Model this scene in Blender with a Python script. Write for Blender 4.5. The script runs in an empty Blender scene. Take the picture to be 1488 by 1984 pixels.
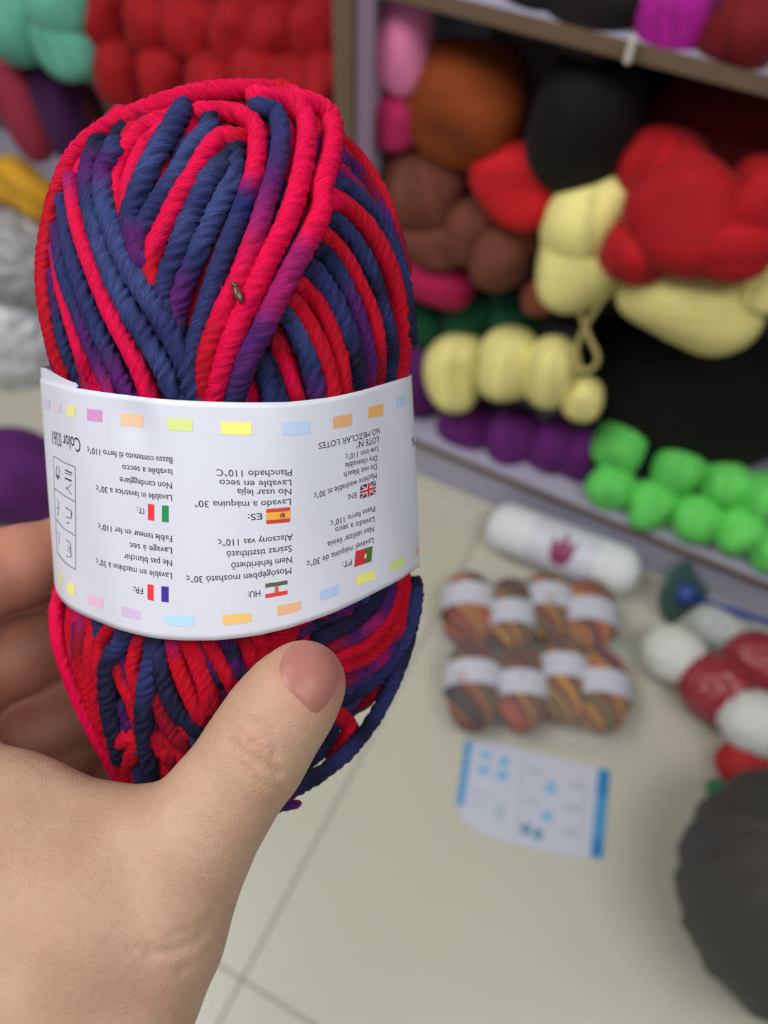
import bpy, math, random
import numpy as np
from mathutils import Vector, Matrix
random.seed(7); rng = np.random.default_rng(7)
PI = math.pi
SC = bpy.context.scene
COL = SC.collection

# ------------------------------------------------------------------ camera, world, lights, exposure
F, CX, CY, CAMH = 1490.0, 744.0, 992.0, 1.25
# columns: world X (along the shelves), Y (towards the shelves), Z (up), in lens axes (right, down, forward)
RM = np.array([[0.88979521, 0.45516698, 0.03297751],
               [0.38861231, -0.71783677, -0.5776598],
               [-0.2392592, 0.52681438, -0.81561121]])
CAM = np.array([0.0, 0.0, CAMH])
cd = bpy.data.cameras.new('camera'); cam = bpy.data.objects.new('camera', cd); COL.objects.link(cam)
rx = RM.T @ np.array([1.0, 0, 0]); ry = RM.T @ np.array([0, -1.0, 0]); rz = RM.T @ np.array([0, 0, -1.0])
cam.matrix_world = Matrix(((rx[0], ry[0], rz[0], 0), (rx[1], ry[1], rz[1], 0), (rx[2], ry[2], rz[2], CAMH), (0, 0, 0, 1)))
cd.sensor_fit = 'VERTICAL'; cd.sensor_height = 36.0; cd.lens = F / 1984 * 36.0
cd.clip_start = 0.01; cd.clip_end = 50
cd.dof.use_dof = True; cd.dof.focus_distance = 0.172; cd.dof.aperture_fstop = 9.4
SC.camera = cam
SC.view_settings.view_transform = 'Standard'; SC.view_settings.look = 'None'
SC.view_settings.exposure = -0.42; SC.view_settings.gamma = 1.0; SC.view_settings.use_curve_mapping = False
w = bpy.data.worlds.new('world'); SC.world = w; w.use_nodes = True
w.node_tree.nodes['Background'].inputs[0].default_value = (0.93, 0.95, 1.0, 1)
w.node_tree.nodes['Background'].inputs[1].default_value = 0.25
def area(name, loc, size, power, col=(1, 0.98, 0.95), target=(0, 0.3, 0.5)):
    d = bpy.data.lights.new(name, 'AREA'); d.shape = 'RECTANGLE'; d.size = size[0]; d.size_y = size[1]
    d.energy = power; d.color = col
    o = bpy.data.objects.new(name, d); COL.objects.link(o); o.location = loc
    o.rotation_euler = (Vector(target) - Vector(loc)).to_track_quat('-Z', 'Y').to_euler()
area('ceiling_tube_light', (-1.1, -0.35, 2.7), (1.6, 0.7), 54, target=(-0.3, 0.2, 0.9))
area('ceiling_panel_light', (0.9, -0.1, 2.7), (1.4, 0.7), 29, target=(0.2, 0.7, 0.2))

# ------------------------------------------------------------------ geometry helpers
def ray(px, py):
    return RM.T @ np.array([(px - CX) / F, (py - CY) / F, 1.0])
def at_depth(px, py, d): return CAM + ray(px, py) * d
def at_y(px, py, y):
    r = ray(px, py); return CAM + r * (y / r[1])
def at_z(px, py, z=0.0):
    r = ray(px, py); return CAM + r * ((z - CAMH) / r[2])
def dist_of(p): return float((RM @ (np.asarray(p) - CAM))[2])
def depth_pts(a):                      # a: (n,3) of picture x, picture y, depth in metres -> world
    a = np.asarray(a, float)
    c = np.stack([(a[:, 0] - CX) / F * a[:, 2], (a[:, 1] - CY) / F * a[:, 2], a[:, 2]], 1)
    return c @ RM + CAM
def lin(c):
    if isinstance(c, str):
        c = [int(c[i:i + 2], 16) for i in (0, 2, 4)]
    return tuple(((v / 255) / 12.92 if v / 255 <= 0.04045 else ((v / 255 + 0.055) / 1.055) ** 2.4) for v in c)

def new_obj(name, me, parent=None, m=None, loc=None):
    o = bpy.data.objects.new(name, me); COL.objects.link(o)
    if m is not None and me is not None: me.materials.append(m)
    if parent is not None: o.parent = parent
    if loc is not None: o.location = loc
    return o
def mesh_from(verts, faces, name='mesh', smooth=True, cols=None, fib=None):
    me = bpy.data.meshes.new(name)
    verts = np.asarray(verts, float)
    if isinstance(faces, np.ndarray):
        nv = len(verts); nf, k = faces.shape
        me.vertices.add(nv); me.vertices.foreach_set('co', verts.ravel())
        me.loops.add(nf * k); me.loops.foreach_set('vertex_index', faces.astype(np.int32).ravel())
        me.polygons.add(nf); me.polygons.foreach_set('loop_start', np.arange(0, nf * k, k, dtype=np.int32))
        me.update(calc_edges=True)
    else:
        me.from_pydata([tuple(v) for v in verts], [], [tuple(f) for f in faces]); me.update()
    if smooth: me.polygons.foreach_set('use_smooth', [True] * len(me.polygons))
    if cols is not None:
        ca = me.color_attributes.new('dye', 'FLOAT_COLOR', 'POINT')
        c = np.ones((len(verts), 4)); c[:, :3] = cols
        ca.data.foreach_set('color', c.ravel())
    if fib is not None:
        fa_ = me.attributes.new('fibre', 'FLOAT_VECTOR', 'POINT'); fa_.data.foreach_set('vector', np.asarray(fib, np.float32).ravel())
    me.validate(); return me
def thing(name, label, cat, loc=(0, 0, 0), group=None):
    o = bpy.data.objects.new(name, None); COL.objects.link(o); o.location = tuple(loc)
    o.empty_display_size = 0.02
    o['label'] = label; o['category'] = cat
    if group: o['group'] = group
    return o
def tag(o, label, cat, group=None):
    o['label'] = label; o['category'] = cat
    if group: o['group'] = group
    return o
def box_mesh(x0, x1, y0, y1, z0, z1, bev=0.0):
    import bmesh
    bm = bmesh.new(); bmesh.ops.create_cube(bm, size=1)
    for v in bm.verts:
        v.co = Vector(((x0 + x1) / 2 + v.co.x * (x1 - x0), (y0 + y1) / 2 + v.co.y * (y1 - y0), (z0 + z1) / 2 + v.co.z * (z1 - z0)))
    if bev: bmesh.ops.bevel(bm, geom=bm.edges[:], offset=bev, segments=2, affect='EDGES')
    me = bpy.data.meshes.new('box'); bm.to_mesh(me); bm.free(); return me
def grid_faces(nu, nv, wrap_u=False):
    f = []
    us = nu if wrap_u else nu - 1
    i, j = np.meshgrid(np.arange(us), np.arange(nv - 1), indexing='ij')
    i2 = (i + 1) % nu
    return np.stack([i * nv + j, i2 * nv + j, i2 * nv + j + 1, i * nv + j + 1], -1).reshape(-1, 4)

# ------------------------------------------------------------------ materials
def nodes(name):
    m = bpy.data.materials.new(name); m.use_nodes = True
    nt = m.node_tree; b = nt.nodes['Principled BSDF']; return m, nt, b
def add(nt, t, **kw):
    n = nt.nodes.new(t)
    for k, v in kw.items(): setattr(n, k, v)
    return n
def mat(name, col, rough=0.6, noise=0.0, nscale=20, bump=0.0, bscale=200, metal=0.0, sheen=0.0, spec=0.5, bdist=0.001):
    m, nt, b = nodes(name); L = nt.links
    c = lin(col) if isinstance(col, str) else col
    b.inputs['Base Color'].default_value = (*c, 1); b.inputs['Roughness'].default_value = rough
    b.inputs['Metallic'].default_value = metal; b.inputs['Sheen Weight'].default_value = sheen
    b.inputs['Specular IOR Level'].default_value = spec
    tc = add(nt, 'ShaderNodeTexCoord')
    if noise:
        n = add(nt, 'ShaderNodeTexNoise'); n.inputs['Scale'].default_value = nscale; n.inputs['Detail'].default_value = 4
        r = add(nt, 'ShaderNodeMix', data_type='RGBA'); L.new(tc.outputs['Object'], n.inputs['Vector'])
        r.inputs['A'].default_value = (*[v * (1 - noise) for v in c], 1); r.inputs['B'].default_value = (*[min(1, v * (1 + noise)) for v in c], 1)
        L.new(n.outputs['Fac'], r.inputs['Factor']); L.new(r.outputs['Result'], b.inputs['Base Color'])
    if bump:
        n = add(nt, 'ShaderNodeTexNoise'); n.inputs['Scale'].default_value = bscale; n.inputs['Detail'].default_value = 3
        bp = add(nt, 'ShaderNodeBump'); bp.inputs['Strength'].default_value = bump; bp.inputs['Distance'].default_value = bdist
        L.new(tc.outputs['Object'], n.inputs['Vector']); L.new(n.outputs['Fac'], bp.inputs['Height']); L.new(bp.outputs['Normal'], b.inputs['Normal'])
    return m
def yarn_attr_mat(name, bump=0.6, bscale=1800, sheen=0.35, bdist=0.0004, mottled=0.25):
    m, nt, b = nodes(name); L = nt.links
    a = add(nt, 'ShaderNodeAttribute', attribute_name='dye')
    tc = add(nt, 'ShaderNodeTexCoord')
    n = add(nt, 'ShaderNodeTexNoise'); n.inputs['Scale'].default_value = bscale; n.inputs['Detail'].default_value = 4; n.inputs['Distortion'].default_value = 0.6
    L.new(tc.outputs['Object'], n.inputs['Vector'])
    mr = add(nt, 'ShaderNodeMapRange'); mr.inputs[1].default_value = 0.3; mr.inputs[2].default_value = 0.7
    mr.inputs[3].default_value = 1 - mottled; mr.inputs[4].default_value = 1 + mottled
    L.new(n.outputs['Fac'], mr.inputs[0])
    vm = add(nt, 'ShaderNodeVectorMath', operation='SCALE'); L.new(a.outputs['Color'], vm.inputs[0]); L.new(mr.outputs[0], vm.inputs['Scale'])
    L.new(vm.outputs[0], b.inputs['Base Color'])
    b.inputs['Roughness'].default_value = 0.78; b.inputs['Sheen Weight'].default_value = sheen
    b.inputs['Sheen Roughness'].default_value = 0.4; b.inputs['Specular IOR Level'].default_value = 0.25
    bp = add(nt, 'ShaderNodeBump'); bp.inputs['Strength'].default_value = bump; bp.inputs['Distance'].default_value = bdist
    L.new(n.outputs['Fac'], bp.inputs['Height']); L.new(bp.outputs['Normal'], b.inputs['Normal'])
    return m
def strand_mat(name):
    m, nt, b = nodes(name); L = nt.links
    a = add(nt, 'ShaderNodeAttribute', attribute_name='dye'); fa_ = add(nt, 'ShaderNodeAttribute', attribute_name='fibre')
    n = add(nt, 'ShaderNodeTexNoise'); n.inputs['Scale'].default_value = 1.0; n.inputs['Detail'].default_value = 5; n.inputs['Roughness'].default_value = 0.65; n.inputs['Distortion'].default_value = 0.5
    L.new(fa_.outputs['Vector'], n.inputs['Vector'])
    mr = add(nt, 'ShaderNodeMapRange'); mr.inputs[1].default_value = 0.32; mr.inputs[2].default_value = 0.72; mr.inputs[3].default_value = 0.58; mr.inputs[4].default_value = 1.5
    L.new(n.outputs['Fac'], mr.inputs[0])
    vm = add(nt, 'ShaderNodeVectorMath', operation='SCALE'); L.new(a.outputs['Color'], vm.inputs[0]); L.new(mr.outputs[0], vm.inputs['Scale']); L.new(vm.outputs[0], b.inputs['Base Color'])
    b.inputs['Roughness'].default_value = 0.6; b.inputs['Specular IOR Level'].default_value = 0.16
    bp = add(nt, 'ShaderNodeBump'); bp.inputs['Strength'].default_value = 1.0; bp.inputs['Distance'].default_value = 0.0007
    L.new(n.outputs['Fac'], bp.inputs['Height']); L.new(bp.outputs['Normal'], b.inputs['Normal'])
    return m
def film_mat(name, tint=(1, 1, 1), amount=0.12, rough=0.12):
    m, nt, b = nodes(name); L = nt.links
    out = nt.nodes['Material Output']
    tr = add(nt, 'ShaderNodeBsdfTransparent'); tr.inputs[0].default_value = (*tint, 1)
    b.inputs['Base Color'].default_value = (0.9, 0.9, 0.92, 1); b.inputs['Roughness'].default_value = rough
    mx = add(nt, 'ShaderNodeMixShader'); mx.inputs[0].default_value = amount
    L.new(tr.outputs[0], mx.inputs[1]); L.new(b.outputs[0], mx.inputs[2]); L.new(mx.outputs[0], out.inputs['Surface'])
    tc = add(nt, 'ShaderNodeTexCoord'); n = add(nt, 'ShaderNodeTexNoise'); n.inputs['Scale'].default_value = 35; n.inputs['Distortion'].default_value = 1.5
    bp = add(nt, 'ShaderNodeBump'); bp.inputs['Strength'].default_value = 0.9; bp.inputs['Distance'].default_value = 0.01
    L.new(tc.outputs['Object'], n.inputs['Vector']); L.new(n.outputs['Fac'], bp.inputs['Height']); L.new(bp.outputs['Normal'], b.inputs['Normal'])
    return m

M_tile = mat('floor_tile', 'c2c0b0', 0.28, noise=0.05, nscale=3, bump=0.03, bscale=40)
M_grout = mat('grout', '8f8a7e', 0.9)
M_lav = mat('lavender_laminate', 'aba8bc', 0.4, noise=0.03)
M_wood = mat('brown_edge_strip', '6b5644', 0.55, noise=0.15, nscale=60)
M_back = mat('shelf_back_panel', '5a504e', 0.7)
M_paper = mat('label_paper', 'ced1de', 0.42, noise=0.015, nscale=400, bump=0.08, bscale=900, bdist=0.0002)
M_yarn = yarn_attr_mat('dyed_yarn', bump=1.0, bscale=2300, bdist=0.0006, mottled=0.42, sheen=0.06)
M_strand = strand_mat('strand_fibre')
M_wound = yarn_attr_mat('wound_yarn', bump=0.5, bscale=500, bdist=0.002, sheen=0.04)

# ------------------------------------------------------------------ structure: floor, shelving
fl = bpy.data.objects.new('floor', box_mesh(-2.6, 1.7, -1.2, 2.0, -0.05, -0.002)); COL.objects.link(fl); fl.data.materials.append(M_grout); fl['kind'] = 'structure'
TS = 0.9
tile_me = box_mesh(-TS / 2 + 0.0016, TS / 2 - 0.0016, -TS / 2 + 0.0016, TS / 2 - 0.0016, -0.02, 0.0, 0.0008); tile_me.materials.append(M_tile)
for i in range(-3, 3):
    for j in range(-2, 2):
        o = bpy.data.objects.new('floor_tile', tile_me); COL.objects.link(o); o.parent = fl
        o.location = (-0.178 + TS * (i + 0.5), 0.007 + TS * (j + 0.5), 0)
wb = bpy.data.objects.new('wall_back', box_mesh(-2.6, 1.7, 1.42, 1.5, 0, 2.8)); COL.objects.link(wb); wb.data.materials.append(mat('wall_paint', 'b9b5ae', 0.8)); wb['kind'] = 'structure'

YF = 0.922                                   # front of the shelving
sh = thing('shelf_unit', 'long lavender yarn shelving with brown edge strips along the floor', 'shelf', (0, YF, 0))
def part(name, x0, x1, y0, y1, z0, z1, m, bev=0.001):
    return new_obj(name, box_mesh(x0, x1, y0 - YF, y1 - YF, z0, z1, bev), sh, m)
part('kick_board', -2.4, 1.5, YF + 0.003, YF + 0.02, 0, 0.104, M_lav)
part('bottom_shelf', -2.4, 1.5, YF, 1.38, 0.095, 0.108, M_lav)
part('edge_strip', -2.4, 1.5, YF - 0.004, YF, 0.094, 0.109, M_wood)
part('inner_shelf', -0.905, -0.520, YF + 0.01, 1.38, 0.545, 0.560, M_lav)
part('divider_panel', -0.905, -0.890, YF + 0.01, 1.38, 0.108, 0.545, M_lav)
part('upper_shelf', -0.478, 1.5, YF, 1.38, 0.860, 0.876, M_lav)
part('edge_strip', -0.478, 1.5, YF - 0.005, YF, 0.858, 0.877, M_wood)
part('back_panel', -2.4, 1.5, 1.38, 1.40, 0.0, 1.7, M_back)
part('upright_panel', -0.520, -0.478, YF, 1.38, 0.0, 1.7, M_lav)
part('upright_edge', -0.522, -0.493, YF - 0.012, YF, 0.108, 1.7, M_wood)
part('upright_face', -0.492, -0.466, YF - 0.006, YF, 0.108, 1.7, mat('mauve_laminate', '857186', 0.5))

# ------------------------------------------------------------------ wound yarn lumps (balls and skeins on the shelves)
def lump_mesh(r, cols, ridges=26, slant=2.0, nu=72, nv=30, rough=0.04, power=1.0, pinch=0.0, seed=0, rot=None, ridge=0.03, band=1):
    """ellipsoid of radii r, axis along local x, wound with ridged strands; cols: list of linear colours"""
    rg = np.random.default_rng(seed)
    u = np.linspace(0, 2 * PI, nu, endpoint=False); v = np.linspace(0.0, PI, nv)
    U, V = np.meshgrid(u, v, indexing='ij')
    st = U / (2 * PI) * ridges + slant * np.cos(V)
    k = 1 + ridge * (np.abs(np.sin(PI * st)) - 0.5) * np.sin(V)
    for q in range(5):
        a, b_, c = rg.uniform(0, 6.28, 3); n1, n2 = rg.integers(1, 4), rg.integers(1, 4)
        k = k + rough * np.sin(n1 * U + a) * np.sin(n2 * V + b_) * np.sin(V)
    ax = np.sign(np.cos(V)) * np.abs(np.cos(V)) ** power; rd = np.sin(V) ** power
    rd = rd * (1 - pinch * np.exp(-((ax) / 0.22) ** 2))
    P = np.stack([ax * r[0] * (1 + 0 * k), rd * np.cos(U) * k * r[1], rd * np.sin(U) * k * r[2]], -1)
    P[..., 0] *= (0.97 + 0.03 * k)
    idx = (np.floor(st / band).astype(int) * 7919 + 13) % 997
    cc = np.array([cols[i] for i in rg.integers(0, len(cols), 997)])
    C = cc[idx]
    P = P.reshape(-1, 3); C = C.reshape(-1, 3)
    if rot is not None: P = P @ np.array(rot.to_matrix()).T
    return mesh_from(P, grid_faces(nu, nv, True), cols=C)
from mathutils import Euler
def vary(c, a=0.16, n=6):
    c = np.array(lin(c)) if isinstance(c, str) else np.array(c)
    return [tuple(np.clip(c * random.uniform(1 - a, 1 + a), 0, 1)) for _ in range(n)]
_seed = [0]
FITS = []
def yarn_lump(name, px, py, y, a, b, col, label, cat='yarn', group=None, mode='y', axis='z', ridge=0.05, ridges=26, rough=0.075, power=0.85, deep=None, tilt=0, ymin=None, m=None, pinch=0):
    """a lump seen at (px,py) standing at distance y behind the shelf front (or at height y when mode is 'z')"""
    p = at_y(px, py, y) if mode == 'y' else at_z(px, py, y)
    k = dist_of(p) / F
    ra, rb = a * k, b * k; rd = deep if deep else min(ra, rb)
    _seed[0] += 1
    if axis == 'z':  me = lump_mesh((rb, ra, rd), vary(col), ridges, 1.5, rough=rough, power=power, seed=_seed[0], ridge=ridge, rot=Euler((0, -PI / 2, 0)), pinch=pinch)
    else:            me = lump_mesh((ra, rd, rb), vary(col), ridges, 1.5, rough=rough, power=power, seed=_seed[0], ridge=ridge, pinch=pinch)
    if axis == 'z':  # length -> z, first radius -> must be x
        pass
    o = new_obj(name, me, None, m or M_wound, tuple(p))
    o.rotation_euler = (0, math.radians(tilt), PI / 2 if axis == 'z' else 0)
    tag(o, label, cat, group); return o

GREEN, YEL, PUR, BLK, RED = '6cdc66', 'e8de8e', '63226f', '0b0808', 'aa1018'
G = 'bright green yarn balls on the bottom shelf'
for i, (px, py, a, b) in enumerate([(1200, 862, 52, 52), (1313, 911, 50, 54), (1408, 938, 50, 44), (1478, 962, 44, 52)]):
    yarn_lump('yarn_ball', px, py, 1.01, a, b, GREEN, f"bright green yarn ball, {['first', 'second', 'third', 'fourth'][i]} from left in upper green row", group=G)
for i, (px, py, a, b) in enumerate([(1184, 942, 46, 44), (1262, 978, 50, 48), (1350, 1006, 50, 46), (1434, 1030, 46, 46), (1496, 1066, 44, 42)]):
    yarn_lump('yarn_ball', px, py, 0.962, a, b, GREEN, f"bright green yarn ball, {['first', 'second', 'third', 'fourth', 'fifth'][i]} from left in lower green row", group=G)
G = 'pale yellow skeins lying on purple yarn'
for i, (px, py, a, b) in enumerate([(884, 720, 60, 82), (985, 706, 58, 80), (1068, 722, 54, 78), (1132, 775, 34, 50)]):
    yarn_lump('yarn_skein_bundle', px, py, 0.965 - 0.006 * i, a, b, YEL, f"pale yellow yarn skein, {['leftmost', 'second from left', 'third from left', 'small rightmost one'][i]} of the lower yellow row", group=G)
G = 'deep purple skeins on the bottom shelf'
for i, (px, py, a, b) in enumerate([(815, 740, 46, 90), (906, 832, 56, 70), (996, 852, 52, 74), (1068, 868, 46, 72), (1122, 884, 38, 66)]):
    yarn_lump('yarn_skein_bundle', px, py, 1.0, a, b, PUR, f"deep purple yarn skein, {['at the far left beside the labelled skein', 'under the leftmost yellow one', 'under the second yellow one', 'under the third yellow one', 'next to the green balls'][i]}", group=G)
lump = yarn_lump
lump('yarn_bag', 1330, 748, 1.12, 215, 150, BLK, 'big matte black yarn bag on the bottom shelf behind the green balls', 'yarn bag', axis='x', deep=0.12, rough=0.03, ridge=0.01)
# upper yellow pile with the red one on top
G = 'pale yellow skeins heaped under the red yarn'
for px, py, a, b, y, ax, lab in [(1150, 425, 92, 112, 0.975, 'z', 'pale yellow yarn skein standing left of the heaped red yarn'),
                                 (1120, 515, 84, 88, 0.955, 'z', 'pale yellow yarn skein lowest at left, with a loose cord hanging down'),
                                 (1335, 590, 140, 82, 0.95, 'x', 'wide pale yellow yarn skein lying under the heaped red yarn'),
                                 (1488, 540, 62, 66, 0.96, 'z', 'pale yellow yarn skein at the right edge of the picture')]:
    lump('yarn_skein_bundle', px, py, y, a, b, YEL, lab, group=G, axis=ax, ridge=0.07)
G = 'bright red skeins heaped on top of the yellow yarn'
for px, py, a, b, y, ax, lab in [(1236, 486, 70, 60, 0.925, 'z', 'round red yarn skein low at the left of the red heap'),
                                 (1330, 415, 112, 96, 0.94, 'x', 'large red yarn skein in the middle of the red heap'),
                                 (1285, 330, 72, 70, 0.97, 'z', 'red yarn skein high at the left of the red heap'),
                                 (1400, 470, 92, 62, 0.92, 'x', 'red yarn skein low at the right of the red heap'),
                                 (1470, 400, 72, 84, 0.95, 'z', 'red yarn skein at the right edge of the red heap')]:
    lump('yarn_skein_bundle', px, py, y, a * 1.08, b * 1.08, RED, lab, group=G, axis=ax, rough=0.11, ridge=0.03)
lump('yarn_bag', 1390, 250, 1.10, 150, 95, '701418', 'dark maroon yarn bag in the shade above the red heap', 'yarn bag', axis='x', deep=0.09)
lump('yarn_bag', 1132, 240, 0.985, 108, 136, BLK, 'black yarn bag standing under the upper shelf beside the rust yarn', 'yarn bag', rough=0.03, ridge=0.01, deep=0.07)
lump('yarn_bag', 1245, 190, 1.15, 115, 100, '120c0a', 'black yarn bag in the dark under the upper shelf', 'yarn bag', axis='x', rough=0.03, ridge=0.01, deep=0.09)
lump('yarn_skein_bundle', 1008, 348, 0.995, 100, 76, 'c0171f', 'bright red yarn skein between the brown skeins and the black bag', axis='x')
lump('yarn_bag', 905, 205, 1.02, 122, 112, '8a3f14', 'big rust orange yarn bag under the upper shelf', 'yarn bag', axis='x', deep=0.08, ridge=0.03)
lump('yarn_ball', 783, 85, 0.985, 62, 96, 'f58cbc', 'light pink yarn ball beside the upright under the upper shelf')
lump('yarn_ball', 765, 232, 0.98, 52, 56, 'bb2a63', 'magenta yarn ball under the light pink one')
G = 'brown skeins on the shelf'
for px, py, a, b, y, lab in [(815, 365, 92, 84, 1.0, 'dark brown yarn skein under the rust bag'), (832, 462, 78, 52, 0.975, 'brown yarn skein lowest at left beside the labelled skein'),
                        (912, 450, 52, 66, 0.985, 'brown yarn skein in the middle of the brown heap'), (968, 500, 58, 62, 0.97, 'brown yarn skein lowest of the brown heap'),
                        (1010, 450, 54, 60, 1.0, 'brown yarn skein beside the upper yellow skein'), (1046, 574, 34, 40, 0.98, 'small terracotta yarn skein above the lower yellow row')]:
    lump('yarn_skein_bundle', px, py, y, a, b, '6a3a2c' if py < 560 else '8a4a34', lab, group=G)
lump('yarn_skein_bundle', 838, 538, 0.98, 88, 52, 'a31548', 'crimson pink yarn skein under the brown ones', axis='x')
G = 'dark green skeins behind the lower yellow row'
for px, py, a, b, lab in [(828, 624, 48, 52, 'dark green yarn skein left, behind the first yellow one'), (912, 604, 52, 56, 'dark green yarn skein in the middle behind the yellow row'), (1000, 604, 56, 52, 'shaded dark green yarn skein right, behind the yellow row')]:
    lump('yarn_skein_bundle', px, py, 1.03, a, b, '124f34', lab, group=G)
# upper shelf
for px, py, a, b, y, c, lab in [(1045, -8, 88, 76, 0.985, '120d10', 'black yarn bag on the upper shelf, left one'), (1150, 22, 92, 80, 0.965, '120d0c', 'black yarn bag on the upper shelf, bigger right one'),
                                (1305, 38, 72, 72, 0.96, '9c1683', 'violet magenta yarn ball on the upper shelf'), (1385, 20, 60, 60, 1.02, '5c1450', 'dark plum yarn ball on the upper shelf'),
                                (1450, 58, 84, 76, 0.955, '6d1015', 'dark red yarn bag at the right end of the upper shelf')]:
    lump('yarn_ball' if 'ball' in lab else 'yarn_bag', px, py, y, a, b, c, lab, 'yarn' if 'ball' in lab else 'yarn bag', ridge=0.03)
# price clip on the shelf edge
p = at_y(1222, 96, YF - 0.012)
tag(new_obj('shelf_clip', box_mesh(-0.004, 0.004, -0.005, 0.005, -0.014, 0.014, 0.002), None, mat('clip_plastic', 'c9c4bd', 0.4), tuple(p)), 'small white plastic clip on the brown edge of the upper shelf', 'clip')

# left bay
G = 'red skeins stacked in the left bay'
k = 0
rows = [(-8, 1.06, 'top'), (58, 1.01, 'second'), (158, 0.975, 'third')]
for ri, (py0, y, rn) in enumerate(rows):
    xs = [205, 290, 375, 460, 545, 622] if ri != 2 else [240, 325, 412, 500, 580, 640]
    for ci, px in enumerate(xs):
        lump('yarn_skein_bundle', px + random.uniform(-12, 12), py0 + (px - 400) * 0.05 + random.uniform(-14, 14), y, random.uniform(50, 66), random.uniform(52, 68), '9e0f17',
             f"red yarn skein in the left bay, {['first', 'second', 'third', 'fourth', 'fifth', 'last'][ci]} from left in the {rn} row", group=G, power=0.75, ridge=0.03)
G = 'mint green skeins in the left bay'
for i, (px, py, a, b) in enumerate([(30, 55, 66, 62), (128, 85, 58, 64), (110, 10, 60, 50)]):
    lump('yarn_skein_bundle', px, py, 0.96, a, b, '62ad96', ['mint green yarn skein at the left edge of the picture', 'mint green yarn skein touching the red ones', 'mint green yarn skein highest in the left bay'][i], group=G, power=0.8)
lump('yarn_skein_bundle', 45, 208, 0.97, 50, 108, 'a03048', 'dusty crimson yarn skein hanging below the mint ones')
lump('yarn_skein_bundle', 118, 222, 0.985, 44, 98, '4a2050', 'dark plum yarn skein beside the dusty crimson one')
lump('yarn_skein_bundle', 172, 250, 1.03, 44, 90, '4a1a22', 'dark wine yarn skein in the shade beside the plum one')
lump('yarn_skein_bundle', 48, 368, 0.93, 70, 46, 'cf9a2b', 'mustard yellow yarn skein over the clear plastic bags', axis='x', tilt=35)
lump('yarn_skein_bundle', 2, 358, 0.915, 28, 40, 'd89a78', 'peach yarn skein at the left edge beside the mustard one')
lump('yarn_ball', 22, 925, 0.10, 92, 98, '5a2468', 'large purple yarn ball on the floor left of the hand', mode='z')

# crumpled translucent grey bags (left edge)
def crumple(name, px, py, y, a, b, m, label, cat, amp=0.10, seed=3, deep=None, mode='y', squash=1.0, folds=3, sub=5):
    import bmesh
    from mathutils import noise
    p = at_y(px, py, y) if mode == 'y' else at_z(px, py, y)
    k = dist_of(p) / F; rd = deep or min(a, b) * k
    bm = bmesh.new(); bmesh.ops.create_icosphere(bm, subdivisions=sub, radius=1)
    for v in bm.verts:
        n = 0; c = v.co * folds + Vector((seed * 3.1, seed, 0)); f = 1.0
        for q in range(3):
            n += (1 - 2 * abs(noise.noise(c * f))) / f; f *= 2.1
        s = 1 + amp * (n - 0.7)
        v.co = Vector((v.co.x * a * k * s, v.co.y * rd * s, v.co.z * b * k * s))
    me = bpy.data.meshes.new('crumple'); bm.to_mesh(me); bm.free(); me.polygons.foreach_set('use_smooth', [True] * len(me.polygons))
    return tag(new_obj(name, me, None, m, tuple(p)), label, cat)
M_greybag = mat('grey_plastic', 'a5a5a8', 0.3, noise=0.25, nscale=18, bump=0.3, bscale=60)
M_lightbag = mat('pale_plastic', 'c8cccf', 0.25, noise=0.1, nscale=18, bump=0.3, bscale=60)
crumple('plastic_bag', 40, 500, 0.88, 95, 95, M_greybag, 'crumpled grey plastic bag below the mustard skein', 'bag', seed=2)
crumple('plastic_bag', 30, 660, 0.80, 95, 110, M_lightbag, 'crumpled pale plastic bag at the left edge above the purple ball', 'bag', seed=5)

# ------------------------------------------------------------------ things on the floor
# white roll of yarn with a paper band
def axis_rot(a, b): return (Vector(b) - Vector(a)).to_track_quat('X', 'Z')
pa, pb = at_z(985, 1024, 0.05), at_z(1194, 1104, 0.05)
ctr = (pa + pb) / 2; ln = float(np.linalg.norm(pb - pa)); q = axis_rot(pa, pb)
roll = thing('yarn_roll', 'white roll of yarn with a purple tulip mark lying along the kick board', 'yarn roll', ctr); roll.rotation_mode = 'QUATERNION'; roll.rotation_quaternion = q
R0 = 0.05
def lathe(profile, nu=64, fn=None):
    u = np.linspace(0, 2 * PI, nu, endpoint=False); pr = np.array(profile)
    U, X = np.meshgrid(u, pr[:, 0], indexing='ij'); _, R = np.meshgrid(u, pr[:, 1], indexing='ij')
    if fn is not None: R = fn(U, X, R)
    return np.stack([X, R * np.cos(U), R * np.sin(U)], -1).reshape(-1, 3), grid_faces(nu, len(pr), True)
hl = ln / 2 + 0.042
prof = [(-hl + 0.045 * (1 - math.cos(t)), R0 * 0.97 * math.sin(t) ** 0.8) for t in np.linspace(0.0, PI / 2, 12)] + [(x, R0 * 0.97) for x in np.linspace(-hl + 0.05, hl - 0.05, 40)] + [(hl - 0.045 * (1 - math.cos(t)), R0 * 0.97 * math.sin(t) ** 0.8) for t in np.linspace(PI / 2, 0.0, 12)]
vv, ff = lathe(prof, 96, lambda U, X, R: R * (1 + 0.012 * np.sin(X * 1500 + 2 * U)))
new_obj('yarn_winding', mesh_from(vv, ff, cols=np.tile(np.array([lin('e2e6e8')]), (len(vv), 1))), roll, M_wound)
bw = 0.062
prof = [(-bw, R0 * 0.985), (-bw, R0 * 1.0)] + [(x, R0 * 1.0) for x in np.linspace(-bw + .001, bw - .001, 20)] + [(bw, R0 * 1.0), (bw, R0 * 0.985)]
vv, ff = lathe(prof, 64)
new_obj('paper_band', mesh_from(vv, ff), roll, mat('white_band_paper', 'd3d5e2', 0.35))
M_tulip = mat('plum_print', '8e3a66', 0.5)
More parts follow.
